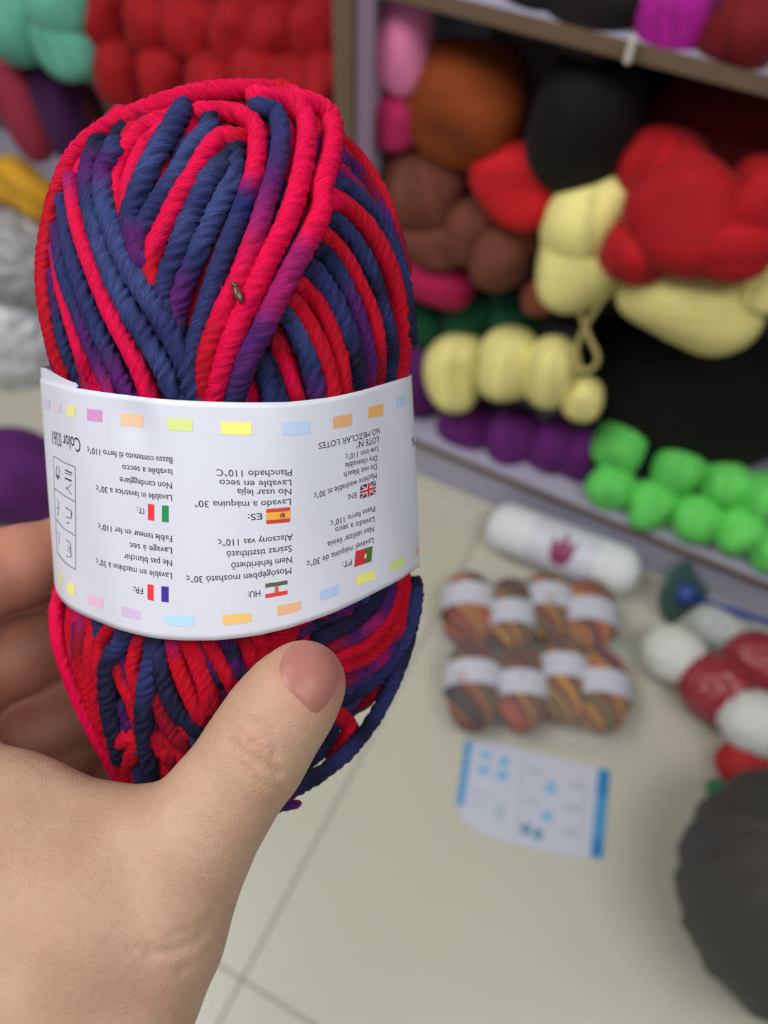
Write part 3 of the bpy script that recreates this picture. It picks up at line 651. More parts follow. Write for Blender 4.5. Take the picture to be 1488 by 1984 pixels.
tr('b', [(540, 1270), (590, 1300), (690, 1420), (755, 1560), (805, 1730), (845, 1920)], 108, 'RRRRRR', 0.0006)
tr('b', [(500, 1370), (540, 1410), (620, 1530), (690, 1680), (745, 1830), (780, 1980)], 116, 'DRRRRR', 0.0012)
tr('b', [(470, 1440), (510, 1490), (570, 1610), (625, 1760), (665, 1960)], 130, 'KBBNV', 0.0006)
tr('b', [(420, 1620), (440, 1690), (490, 1810), (545, 1960)], 96, 'DRPR', 0.0)
tr('b', [(330, 1740), (360, 1830), (390, 1990)], 120, 'KNN', 0.0)
tr('b', [(400, 1700), (420, 1820), (450, 1980)], 90, 'KKN', -0.001)
# below the label, left
tr('c', [(330, 560), (325, 700), (350, 880), (405, 1060), (470, 1230), (550, 1400), (640, 1560), (740, 1760)], 76, 'PPPPPPPP', 0.0016)
tr('c', [(365, 620), (375, 760), (395, 880), (430, 1010)], 44, 'KNKN', 0.0)
tr('c', [(400, 650), (410, 800), (445, 960), (500, 1130), (560, 1290), (620, 1450)], 62, 'RRRRRR', 0.0)
tr('c', [(440, 680), (445, 800), (455, 920)], 50, 'NVN', 0.0008)
tr('c', [(490, 720), (480, 880), (510, 1080), (565, 1270), (620, 1420)], 88, 'MDRRR', 0.0004)
tr('c', [(560, 740), (540, 900), (550, 1060), (580, 1230), (620, 1380)], 82, 'RRRRR', 0.0010)
tr('c', [(650, 770), (605, 880), (590, 1010), (600, 1150)], 84, 'RRRR', 0.0006)
tr('c', [(770, 780), (720, 880), (665, 980), (645, 1100), (655, 1260), (680, 1400), (715, 1540)], 112, 'KNKKKKK', 0.0022)
tr('c', [(700, 1000), (740, 1120), (790, 1230), (820, 1320)], 84, 'DRRR', 0.0002)
tr('c', [(850, 830), (810, 930), (800, 1040), (830, 1160)], 92, 'DRRR', 0.0006)
tr('c', [(700, 900), (750, 1000), (790, 1120)], 60, 'VVN', -0.0005)
tr('c', [(940, 850), (915, 980), (885, 1120), (865, 1300), (870, 1450), (895, 1600), (910, 1720)], 112, 'KNNKKKK', 0.0026)
tr('c', [(950, 900), (970, 1040), (1010, 1180), (1070, 1300), (1180, 1400)], 104, 'NKKKK', 0.0018)
tr('c', [(1040, 860), (1060, 980), (1100, 1100), (1150, 1220), (1200, 1320)], 100, 'MRRRR', 0.0012)
tr('c', [(1120, 860), (1170, 980), (1215, 1100), (1250, 1230)], 96, 'RRRR', 0.0018)
tr('c', [(1220, 850), (1265, 960), (1300, 1080)], 90, 'KVK', 0.0002)
tr('c', [(720, 1480), (790, 1440), (830, 1470), (800, 1560), (770, 1650), (810, 1760)], 104, 'RRRRRR', 0.0004)
tr('c', [(620, 1420), (680, 1530), (720, 1620), (760, 1740)], 78, 'RRRP', 0.0004)
tr('c', [(940, 1180), (980, 1300), (1040, 1420), (1100, 1480)], 110, 'DDDD', -0.0004)
tr('c', [(930, 1420), (980, 1500), (1030, 1560)], 130, 'DRD', -0.001)
tr('c', [(740, 1250), (770, 1340), (800, 1420)], 90, 'KVK', -0.001)
# below the label, right
tr('d', [(-10, 400), (20, 500), (60, 620), (95, 760)], 104, 'RRRR', 0.0012)
tr('d', [(80, 390), (120, 470), (165, 550), (215, 640)], 100, 'RRRR', 0.0016)
tr('d', [(185, 370), (220, 450), (250, 540), (290, 610)], 104, 'VKVK', 0.0006)
tr('d', [(290, 360), (330, 440), (360, 520)], 104, 'DRR', 0.0010)
tr('d', [(380, 350), (420, 420), (440, 500)], 110, 'RRR', 0.0010)
tr('d', [(480, 450), (600, 350), (760, 270), (900, 190), (1060, 100)], 78, 'RRDRR', 0.0010)
tr('d', [(440, 420), (560, 320), (700, 260)], 80, 'RRR', 0.0004)
tr('d', [(660, 340), (800, 270), (950, 200), (1090, 110), (1180, 30)], 70, 'VKVKV', 0.0014)
tr('d', [(780, 370), (900, 320), (1030, 250), (1130, 160), (1210, 60)], 96, 'KKKKK', 0.0024)
tr('d', [(860, 420), (990, 370), (1110, 290), (1190, 200), (1260, 70)], 82, 'DVMVV', 0.0018)
tr('d', [(900, 480), (1030, 430), (1130, 340), (1225, 220), (1290, 90), (1310, 0)], 88, 'RRRRRR', 0.0022)
tr('d', [(900, 560), (1040, 510), (1160, 420), (1250, 290), (1315, 150), (1350, 10)], 84, 'RRRRRR', 0.0016)
tr('d', [(890, 660), (1040, 590), (1160, 500), (1230, 400), (1290, 290)], 90, 'DVMVR', 0.0008)
tr('d', [(850, 780), (980, 730), (1100, 650), (1200, 550), (1280, 430), (1335, 290), (1370, 140)], 92, 'KKNNNNN', 0.0006)
tr('d', [(880, 850), (980, 830), (1080, 770), (1130, 700)], 62, 'NKDD', -0.0004)
tr('d', [(790, 760), (860, 830), (930, 890), (965, 950), (925, 1040), (890, 1090)], 108, 'RRRRRR', 0.0030)
tr('d', [(860, 900), (820, 1010), (760, 1090), (690, 1150), (600, 1240), (540, 1310)], 104, 'KKNKKK', 0.0)
tr('d', [(700, 900), (720, 1000), (660, 1090), (600, 1180)], 120, 'KKKK', -0.001)
tr('d', [(1375, 60), (1370, 180), (1340, 320), (1300, 480), (1230, 660), (1150, 820), (1060, 960), (940, 1100), (790, 1220), (640, 1310), (500, 1390), (380, 1470)], 92, 'KNKKNNKNKKVK', -0.001, (1, 0), deep=(0.004, 0.0, -0.003, -0.008, -0.02, -0.03))
tr('d', [(660, 1408), (600, 1425), (520, 1440), (440, 1470)], 52, 'MVVM', 0.0, (0, 0), deep=(-0.02, -0.026))
fz = new_obj('yarn_fuzz', mesh_from(fuzzV, fuzzF, cols=np.array(fuzzC), smooth=False), skein, M_yarn); fz['kind'] = 'stuff'

# tiny husk caught on the yarn
hx = depth_pts([(460, 566, front(460, 566) - 0.0072)])[0]
hu = thing('beetle', 'tiny brown oblong beetle sitting on the pink yarn of the held skein', 'insect', hx)
dv = depth_pts([(467, 584, 0.166), (453, 547, 0.166)]); dn = Vector(dv[1] - dv[0]).normalized().to_track_quat('X', 'Z')
for nm, x, r_, col in [('shell', -0.0005, (0.0019, 0.00085, 0.0007), '5c3420'), ('head', 0.0016, (0.0008, 0.00062, 0.0005), '3c3420')]:
    me = lump_mesh(r_, [lin(col)], 4, 0, 24, 14, rough=0.0, seed=2, ridge=0.05)
    o = new_obj(nm, me, hu, mat('beetle_' + nm, col, 0.25), (0, 0, 0)); o.rotation_mode = 'QUATERNION'; o.rotation_quaternion = dn
    o.location = dn @ Vector((x, 0, 0))

# ------------------------------------------------------------------ care label band
DL = 0.0385
def smooth_fn(pts):
    xs = np.linspace(pts[0, 0], pts[-1, 0], 400); ys = np.interp(xs, pts[:, 0], pts[:, 1])
    k_ = np.hanning(41); k_ /= k_.sum(); pad = np.concatenate([2 * ys[0] - ys[20:0:-1], ys, 2 * ys[-1] - ys[-2:-22:-1]])
    return xs, np.convolve(pad, k_, 'valid')
TXs, BXs = smooth_fn(TX), smooth_fn(BX)
def edge(phi, S, zmid):
    x0, x1 = S[0][0], S[0][-1]; c, h = (x0 + x1) / 2, (x1 - x0) / 2
    sp = np.sin(phi); x = c + h * sp; yf = np.interp(x, S[0], S[1]); yl = S[1][0] + (S[1][-1] - S[1][0]) * (x - x0) / (x1 - x0)
    y = np.where(np.cos(phi) >= 0, yf, 2 * yl - yf)
    return depth_pts(np.column_stack([x, y, zmid - DL * np.cos(phi)]))
def band_pt(phi, t, off=0.0):
    """phi around the skein (0 = facing the lens), t from the top edge (0) to the bottom edge (1)"""
    phi = np.atleast_1d(np.asarray(phi, float)); t = np.atleast_1d(np.asarray(t, float))
    A = edge(phi, TXs, 0.201); B = edge(phi, BXs, 0.2085)
    P = A + (B - A) * t[:, None]
    e = 1e-3
    A2 = edge(phi + e, TXs, 0.201); B2 = edge(phi + e, BXs, 0.2085)
    du = (A2 + (B2 - A2) * t[:, None]) - P
    n = np.cross(du, B - A); n /= np.linalg.norm(n, axis=1)[:, None] + 1e-12
    c_ = P.mean(0) * 0 + depth_pts([(450, 950, 0.205)])[0]
    sgn = np.sign(np.sum(n * (P - c_), axis=1)); n *= sgn[:, None]
    # dents pressed into the paper
    dent = -0.0011 * np.exp(-((phi + 0.53) / 0.10) ** 2 - ((t - 0.10) / 0.10) ** 2) + 0.0005 * np.exp(-((phi + 0.36) / 0.07) ** 2 - ((t - 0.05) / 0.13) ** 2)
    dent += 0.00025 * np.sin(phi * 5 + t * 3) + 0.0002 * np.sin(phi * 11 - t * 4)
    return P + n * (off + dent)[:, None] if np.ndim(off) else P + n * (dent + off)[:, None]
NPH, NT = 520, 40
phs = np.linspace(-PI, PI, NPH, endpoint=False); ts = np.linspace(0, 1, NT)
PH, TT = np.meshgrid(phs, ts, indexing='ij')
outer = band_pt(PH.ravel(), TT.ravel()) - ORG; inner = band_pt(PH.ravel(), TT.ravel(), -0.00018) - ORG
fo = grid_faces(NPH, NT, True); N0 = NPH * NT
i_ = np.arange(NPH); i2 = (i_ + 1) % NPH
rim = np.vstack([np.stack([i_ * NT, i_ * NT + N0, i2 * NT + N0, i2 * NT], 1), np.stack([i_ * NT + NT - 1, i2 * NT + NT - 1, i2 * NT + NT - 1 + N0, i_ * NT + NT - 1 + N0], 1)])
band = new_obj('paper_label', mesh_from(np.vstack([outer, inner]), np.vstack([fo, fo[:, ::-1] + N0, rim])), skein, M_paper)
band['label'] = 'white paper care label printed upside down with pastel dashes'
# the overlapping end sticking out at the top left
fp = np.linspace(-1.9, -0.93, 40); ft = np.linspace(-0.052, 0.06, 8)
FP, FT = np.meshgrid(fp, ft, indexing='ij')
FTm = FT.copy(); FTm[:, 0] = -0.050 + 0.030 * np.clip((fp + 1.35) / 0.4, 0, 1)
for j in range(8): FTm[:, j] = FTm[:, 0] + (0.06 - FTm[:, 0]) * j / 7
FPm = FP.copy(); FPm[-1] += np.array([0, .02, -.01, .03, .02, .0, .02, .01])
fv = band_pt(FPm.ravel(), FTm.ravel(), -0.0003) - ORG
new_obj('label_flap', mesh_from(fv, grid_faces(40, 8)), skein, M_paper)

# inverse of the band map on the front side
def proj(P):
    c = (P - CAM) @ RM.T; return np.column_stack([c[:, 0] / c[:, 2] * F + CX, c[:, 1] / c[:, 2] * F + CY])
def inv(px, py):
    phi = math.asin(max(-.98, min(.98, (px - 445) / 357))); t = (py - 760) / 450
    for _ in range(12):
        p = proj(band_pt([phi, phi + 1e-3, phi], [t, t, t + 1e-3]))
        J = np.column_stack([(p[1] - p[0]) / 1e-3, (p[2] - p[0]) / 1e-3])
        d_ = np.linalg.lstsq(J, np.array([px, py]) - p[0], rcond=None)[0]
        phi += float(np.clip(d_[0], -.3, .3)); t += float(np.clip(d_[1], -.3, .3)); phi = max(-1.56, min(1.56, phi))
    return phi, t
M_ink = mat('black_ink', '2c2c36', 0.5)
inks = {}
def ink(c):
    if c not in inks: inks[c] = mat('ink_' + c, c, 0.45)
    return inks[c]
OFF = 0.00006
def print_quad(name, q4, m, nx=14, ny=3, off=OFF):
    """q4: four picture corners of a printed patch (tl, tr, br, bl)"""
    c = np.array([inv(*p) for p in q4]); a, b_ = np.linspace(0, 1, nx), np.linspace(0, 1, ny)
    A_, B_ = np.meshgrid(a, b_, indexing='ij'); A_ = A_.ravel()[:, None]; B_ = B_.ravel()[:, None]
    S = c[0] * (1 - A_) * (1 - B_) + c[1] * A_ * (1 - B_) + c[2] * A_ * B_ + c[3] * (1 - A_) * B_
    return new_obj(name, mesh_from(band_pt(S[:, 0], S[:, 1], off) - ORG, grid_faces(nx, ny)), band, m)
def print_poly(name, q4, polys, m, off):
    """polys in unit coordinates of the patch"""
    c = np.array([inv(*p) for p in q4]); V = []; Fs = []
    for pl in polys:
        if len(pl) == 4:          # four-cornered pieces are gridded so that they follow the curve
            q_ = np.array(pl, float); b0 = len(V); NX, NY = 8, 5
            for i in range(NX):
                for j in range(NY):
                    u_, v_ = i / (NX - 1), j / (NY - 1)
                    a, b_ = q_[0] * (1 - u_) * (1 - v_) + q_[1] * u_ * (1 - v_) + q_[2] * u_ * v_ + q_[3] * (1 - u_) * v_
                    V.append(c[0] * (1 - a) * (1 - b_) + c[1] * a * (1 - b_) + c[2] * a * b_ + c[3] * (1 - a) * b_)
            Fs += [tuple(b0 + k_ for k_ in f) for f in grid_faces(NX, NY)]; continue
        b0 = len(V)
        for (a, b_) in pl:
            V.append(c[0] * (1 - a) * (1 - b_) + c[1] * a * (1 - b_) + c[2] * a * b_ + c[3] * (1 - a) * b_)
        Fs.append(tuple(range(b0, b0 + len(pl))))
    V = np.array(V); return new_obj(name, mesh_from(band_pt(V[:, 0], V[:, 1], off) - ORG, Fs, smooth=False), band, m)
def print_text(s, p0, p1, h, bold=0.0, m=None):
    """upside-down line: p0 picture point where its baseline begins (right), p1 where it ends (left), h cap height in picture px"""
    cu = bpy.data.curves.new('txt', 'FONT'); cu.body = s; cu.size = 1.0; cu.resolution_u = 3; cu.offset = 0
    to = bpy.data.objects.new('txt', cu); COL.objects.link(to)
    dg = bpy.context.evaluated_depsgraph_get(); me0 = to.evaluated_get(dg).to_mesh()
    n = len(me0.vertices); co = np.zeros(n * 3); me0.vertices.foreach_get('co', co); co = co.reshape(-1, 3)
    faces = [tuple(p.vertices) for p in me0.polygons]
    to.evaluated_get(dg).to_mesh_clear(); bpy.data.objects.remove(to); bpy.data.curves.remove(cu)
    x0_, x1_ = co[:, 0].min(), co[:, 0].max()
    a = (co[:, 0] - x0_) / (x1_ - x0_); v = co[:, 1] / 0.73
    c0_, c1_ = np.array(inv(*p0)), np.array(inv(*p1)); ch = np.array(inv(p0[0], p0[1] + h)) - c0_
    S = c0_ + (c1_ - c0_) * a[:, None]; S[:, 1] += v * ch[1]
    V = band_pt(S[:, 0], S[:, 1], OFF) - ORG
    return new_obj('printed_text', mesh_from(V, faces, smooth=False), band, m or M_ink)
LINES = [('Basso contenuto di ferro 110°c', (334, 886), (169, 866), 13), ('lavabile a secco', (334, 909), (237, 900), 13), ('Non candeggiare', (333, 935), (232, 924), 13), ('Lavabile in lavatrice a 30°c', (333, 959), (186, 940), 13),
         ('IT:', (279, 985), (266, 982), 12), ('Faible teneur en fer 110°c', (333, 1038), (190, 1013), 13), ('Lavage à sec', (333, 1061), (251, 1051), 13), ('Ne pas blanchir', (333, 1085), (240, 1072), 13), ('Lavable en machine à 30°c', (333, 1110), (186, 1081), 13), ('FR:', (277, 1139), (258, 1136), 13),
         ('Planchado 110°C', (565, 909), (419, 909), 13), ('Lavable en seco', (564, 929), (425, 929), 13), ('No usar lejía', (564, 946), (459, 947), 13), ('Lavado a máquina 30°', (563, 966), (377, 969), 13), ('ES:', (507, 994), (480, 996), 13),
         ('Alacsony vas 110°c', (567, 1034), (422, 1045), 13), ('Száraz tisztítható', (565, 1056), (439, 1068), 13), ('Nem fehéríthető', (565, 1078), (448, 1090), 13), ('Mosógépben mosható 30°c', (564, 1099), (361, 1115), 13), ('HU:', (504, 1143), (480, 1146), 13),
         ('NO MEZCLAR LOTES', (735, 828), (617, 858), 12), ('LOTE N°', (733, 845), (690, 856), 13), ('Low iron 110°c', (732, 865), (669, 880), 12), ('Dry cleanable', (730, 882), (668, 897), 12), ('Do not bleach', (729, 898), (666, 915), 12), ('Machine washable at 30°c', (729, 915), (608, 955), 12), ('EN:', (690, 953), (673, 958), 12),
         ('Passe ferro 110°c', (726, 980), (640, 1009), 12), ('Lavado a seco', (725, 1001), (649, 1022), 12), ('Nao utilizar lixivia', (724, 1019), (634, 1050), 12), ('Lavável máquina de 30°c', (723, 1041), (594, 1087), 12), ('PT:', (681, 1083), (663, 1089), 12),
         ('Color 0361', (155, 849), (101, 834), 29)]
for s, a, b_, h in LINES: print_text(s, a, b_, h, bold=0.004)
SW = [((85, 772), (97, 774), (97, 793), (85, 791), 'c9bfdb'), ((107, 779), (118, 781), (118, 800), (107, 798), 'dcc6d8'), ((130, 785), (145.5, 788), (145.5, 808), (130, 806), 'e2e28c'), ((169, 792), (198, 795), (198, 818), (169, 814), 'cf8fc6'),
      ((234, 801), (277, 804), (277, 828), (234, 824), 'ecc19c'), ((324.5, 809), (373, 812), (373, 836.5), (324.5, 833), 'd3dd8c'), ((428, 817), (487.5, 818), (487.5, 842.5), (428, 841), 'ecea7a'), ((547, 818), (600, 816), (600, 840), (547, 843), 'b4cdec'),
      ((645.6, 808), (682, 800.6), (682, 824), (645.6, 830.5), 'dda777'), ((713.5, 789.6), (742.5, 782), (742.5, 804), (713.5, 811), 'e3ad62'), ((768, 769), (787, 764), (787, 784), (768, 791), 'b4c7e2'),
      ((113.6, 1109), (120.7, 1113), (120.7, 1132), (113.6, 1128), 'd8dc9c'), ((130.6, 1126), (144.7, 1132), (144.7, 1155), (130.6, 1149), 'e9e38c'), ((169.5, 1151.7), (199.7, 1160), (199.7, 1180), (169.5, 1170), 'e3b8d8'), ((235, 1173), (271.7, 1182.7), (271.7, 1202.5), (235, 1192.6), 'cbb8dc'),
      ((320, 1191), (374.8, 1193), (374.8, 1213), (320, 1211), 'aed8ec'), ((432, 1191), (486.7, 1187), (486.7, 1205), (432, 1211.5), 'e6bf72'), ((537, 1174), (582.6, 1163.8), (582.6, 1181), (537, 1193.6), 'e2b088'), ((620.5, 1145), (655.8, 1132.6), (655.8, 1150.8), (620.5, 1163.8), 'acc4ec'),
      ((690, 1116), (726, 1104.6), (726, 1122), (690, 1134), 'ece27a'), ((756, 1090), (783.8, 1078.6), (783.8, 1096), (756, 1107), 'cdde84'), ((806, 1061), (812, 1058), (812, 1072), (806, 1075), 'dcae8c')]
for a, b_, c, d_, col in SW: print_quad('colour_dash', (a, b_, c, d_), ink(col))
REDF, GRNF, BLUF, YELF = 'd8323a', '1f8a4a', '3a2c98', 'e9a63a'
print_quad('flag_stripe', ((287, 976), (299, 977.5), (299, 1009), (287, 1007)), ink('e0383c')); print_quad('flag_stripe', ((314, 979), (327, 980), (327, 1012), (314, 1010.5)), ink(GRNF))
print_quad('flag_stripe', ((286, 1131.5), (298, 1133.5), (298, 1164), (286, 1161.5)), ink('e0383c')); print_quad('flag_stripe', ((313, 1135.5), (327, 1137), (327, 1167), (313, 1165.5)), ink(BLUF))
es = ((516, 986), (562, 982), (562, 1011), (516, 1015)); print_quad('flag', es, ink('c23a2c'))
print_poly('flag_stripe', es, [[(0, .25), (1, .25), (1, .75), (0, .75)]], ink(YELF), OFF * 2)
print_poly('flag_emblem', es, [[(.62, .42), (.66, .33), (.76, .36), (.78, .6), (.72, .66), (.64, .62)], [(.57, .4), (.6, .4), (.6, .66), (.57, .66)]], ink('8a3a34'), OFF * 3)
hu4 = ((514, 1131), (557, 1124), (557, 1151), (514, 1159)); print_poly('flag_stripe', hu4, [[(0, 0), (1, 0), (1, .28), (0, .28)]], ink('4c5a4a'), OFF)
print_poly('flag_stripe', hu4, [[(0, .72), (1, .72), (1, 1), (0, 1)]], ink(REDF), OFF)
print_poly('flag_emblem', hu4, [[(.44, .3), (.5, .2), (.56, .3), (.6, .72), (.68, .8), (.36, .8), (.42, .66)]], ink('c05a40'), OFF * 2)
pt4 = ((689, 1068), (721, 1058), (719, 1087), (686, 1099)); print_quad('flag', pt4, ink('c22c34'))
print_poly('flag_stripe', pt4, [[(.6, 0), (1, 0), (1, 1), (.6, 1)]], ink('4a6a34'), OFF * 2)
print_poly('flag_emblem', pt4, [[(.53, .4), (.6, .32), (.67, .4), (.67, .6), (.6, .7), (.53, .6)]], ink('d8c49a'), OFF * 3)
en4 = ((698, 941), (728, 931), (727, 957), (697, 967)); print_quad('flag', en4, ink('2c3060'))
def bar(a, b_, w_):
    d_ = np.array(b_, float) - a; d_ /= np.linalg.norm(d_); n_ = np.array([-d_[1], d_[0]]) * w_ / 2
    return [tuple(np.clip(np.array(a) + n_, 0, 1)), tuple(np.clip(np.array(b_) + n_, 0, 1)), tuple(np.clip(np.array(b_) - n_, 0, 1)), tuple(np.clip(np.array(a) - n_, 0, 1))]
print_poly('flag_saltire', en4, [bar((0, 0), (1, 1), .2), bar((0, 1), (1, 0), .2)], ink('e6dfe2'), OFF * 2)
print_poly('flag_saltire', en4, [bar((0, 0), (1, 1), .07), bar((0, 1), (1, 0), .07)], ink('c8323c'), OFF * 2.6)
print_poly('flag_cross', en4, [[(.38, 0), (.62, 0), (.62, 1), (.38, 1)], [(0, .34), (1, .34), (1, .66), (0, .66)]], ink('e6dfe2'), OFF * 3.2)
print_poly('flag_cross', en4, [[(.43, 0), (.57, 0), (.57, 1), (.43, 1)], [(0, .41), (1, .41), (1, .59), (0, .59)]], ink('c8323c'), OFF * 3.8)
def stroke(pts, wpx, m=M_ink, name='printed_line'):
    V, Fs = [], []
    q_ = []
    for a, b_ in zip(pts[:-1], pts[1:]):
        n_ = max(2, int(math.hypot(b_[0] - a[0], b_[1] - a[1]) / 4))
        for t in np.linspace(0, 1, n_, endpoint=False): q_.append((a[0] + (b_[0] - a[0]) * t, a[1] + (b_[1] - a[1]) * t))
    q_.append(pts[-1]); q_ = np.array(q_, float); T = np.gradient(q_, axis=0); T /= np.linalg.norm(T, axis=1)[:, None]; N_ = np.column_stack([-T[:, 1], T[:, 0]]) * wpx / 2
    for a in np.vstack([q_ + N_, q_ - N_]): V.append(inv(*a))
    n_ = len(q_); V = np.array(V)
    return new_obj(name, mesh_from(band_pt(V[:, 0], V[:, 1], OFF) - ORG, [(i, i + 1, n_ + i + 1, n_ + i) for i in range(n_ - 1)], smooth=False), band, m)
M_ink2 = mat('grey_ink', '6a6a74', 0.5)
for pts, w_ in [([(146, 905), (146.5, 970), (147, 1038), (147, 1104)], 0.9), ([(104, 883), (122, 895), (146, 905)], 1.3), ([(105, 945), (124, 960), (146, 972)], 1.3), ([(108, 1005), (124, 1024), (146, 1038)], 1.3), ([(111, 1070), (126, 1090), (147, 1104)], 1.3), ([(104, 883), (105, 945), (108, 1005), (111, 1070)], 0.6),
                ([(126, 926), (139, 932)], 3.0), ([(139, 938), (128, 948)], 1.2), ([(128, 943), (139, 958)], 1.2), ([(126, 910), (140, 917)], 2.4), ([(126, 916), (139, 921)], 1.4),
                ([(127, 983), (139, 991), (138, 1005), (128, 1001)], 1.5), ([(129, 1012), (134, 1014)], 2.0), ([(128, 1046), (137, 1052), (138, 1080), (129, 1077)], 1.3), ([(131, 1056), (136, 1062), (131, 1066), (136, 1070)], 1.2),
                ([(111, 902), (115, 908), (115, 922), (112, 930), (109, 918), (110, 904)], 1.2), ([(109, 920), (115, 926)], 4.0), ([(110, 966), (114, 972), (114, 990), (112, 1000)], 1.0), ([(110, 982), (114, 986)], 1.4), ([(112, 1030), (115, 1034), (115, 1056)], 0.9)]:
    stroke(pts, w_, M_ink if w_ > 1.2 else M_ink2)
stroke([(801, 846), (799, 852), (802, 858), (800, 864)], 2.2)

# ------------------------------------------------------------------ the hand: one continuous surface from a smooth distance field
def m_pt(px, py, d): return np.array([(px - CX) / F * d, (py - CY) / F * d, d])
CH = []                                   # (a, b, ra, rb, group)
def chain(pts, k_=None):
    q_ = [(m_pt(*p[:3]), p[3] * p[2] / F) for p in pts]
    for (a, ra), (b_, rb) in zip(q_[:-1], q_[1:]): CH.append((a, b_, ra, rb))
thumb = [(592, 1318, .1665, 74), (570, 1345, .1660, 86), (527, 1402, .1655, 93), (487, 1468, .1645, 97), (420, 1560, .1635, 102), (352, 1650, .1620, 112), (302, 1755, .1600, 121), (284, 1830, .1590, 129), (248, 1920, .1585, 128), (206, 2020, .158, 136), (180, 2160, .158, 140), (190, 2350, .160, 180), (180, 2520, .163, 185)]
chain(thumb)
chain([(352, 1660, .163, 108), (240, 1665, .165, 118), (130, 1650, .167, 120), (20, 1600, .170, 122), (-110, 1540, .178, 125)])
chain([(300, 1780, .160, 120), (150, 1780, .158, 150), (0, 1740, .160, 160), (-140, 1660, .172, 150)])
chain([(230, 1930, .158, 122), (110, 1940, .157, 170), (-60, 1900, .160, 190), (-200, 1800, .172, 180)])
chain([(110, 1940, .157, 170), (60, 2120, .158, 195), (30, 2400, .163, 200)]); chain([(-60, 1900, .160, 190), (-120, 2060, .163, 205), (-120, 2380, .167, 195)]); chain([(160, 1780, .158, 150), (-60, 1900, .160, 190)]); chain([(130, 2100, .158, 175), (120, 2400, .162, 195)])
chain([(195, 2150, .158, 155), (20, 2120, .158, 200), (-180, 2050, .165, 210)])
chain([(190, 2400, .162, 180), (20, 2400, .163, 200), (-160, 2380, .168, 190)])
n_front = len(CH)
# knuckle of the index finger, then the finger folded round the back of the skein
idx_f = [(-110, 1540, .178, 125), (-170, 1380, .195, 100), (-150, 1230, .210, 88), (-60, 1130, .222, 84), (40, 1098, .232, 78), (150, 1062, .243, 68), (290, 1040, .252, 58)]
chain(idx_f); n_idx = len(CH)
chain([(-120, 1640, .200, 120), (-150, 1470, .222, 90), (-70, 1320, .236, 82), (40, 1268, .246, 76), (170, 1228, .256, 66), (320, 1200, .262, 56)]); n_mid = len(CH)
chain([(-60, 1680, .215, 110), (-60, 1540, .234, 84), (40, 1440, .246, 76), (160, 1390, .254, 68), (320, 1350, .260, 56)]); n_ring = len(CH)
chain([(40, 1700, .222, 100), (120, 1590, .238, 74), (230, 1530, .246, 62), (360, 1480, .248, 50)]); n_small = len(CH)
# hollow of the palm joining both sides
chain([(150, 1640, .178, 95), (110, 1650, .200, 100), (90, 1660, .222, 100)]); chain([(-60, 1560, .238, 105), (60, 1520, .250, 92), (180, 1500, .256, 84), (330, 1480, .262, 70)]); chain([(0, 1400, .252, 85), (150, 1330, .262, 85), (300, 1330, .268, 80)]); chain([(-40, 1260, .246, 80), (120, 1190, .262, 66), (300, 1180, .268, 60)])
chain([(-20, 1640, .185, 120), (-40, 1680, .210, 125)]); chain([(120, 1820, .175, 150), (90, 1800, .20, 130)])
def sdf(Q):
    groups = [range(0, n_front), range(n_front, n_idx), range(n_idx, n_mid), range(n_mid, n_ring), range(n_ring, n_small), range(n_small, len(CH))]
    kk = [0.0075, 0.003, 0.003, 0.003, 0.003, 0.006]
    def smin(a, b_, k__):
        h = np.clip(0.5 + 0.5 * (b_ - a) / k__, 0, 1); return b_ * (1 - h) + a * h - k__ * h * (1 - h)
    D = []
    for gi, (g, k__) in enumerate(zip(groups, kk)):
        d = None
        for c in g:
            a, b_, ra, rb = CH[c]; ab = b_ - a; h = np.clip(((Q - a) @ ab) / (ab @ ab), 0, 1)
            dd = np.linalg.norm(Q - a - h[:, None] * ab, axis=1) - (ra + (rb - ra) * h)
            if gi == 0 and c < len(thumb) - 1:
                d = dd if d is None else np.minimum(d, dd) if c < 8 and False else smin(d, dd, 0.004)
            else: d = dd if d is None else smin(d, dd, k__)
        D.append(d)
    d = D[0]
    d = smin(d, D[5], 0.008)
    for x in D[1:5]: d = smin(d, x, 0.0028)
    return d
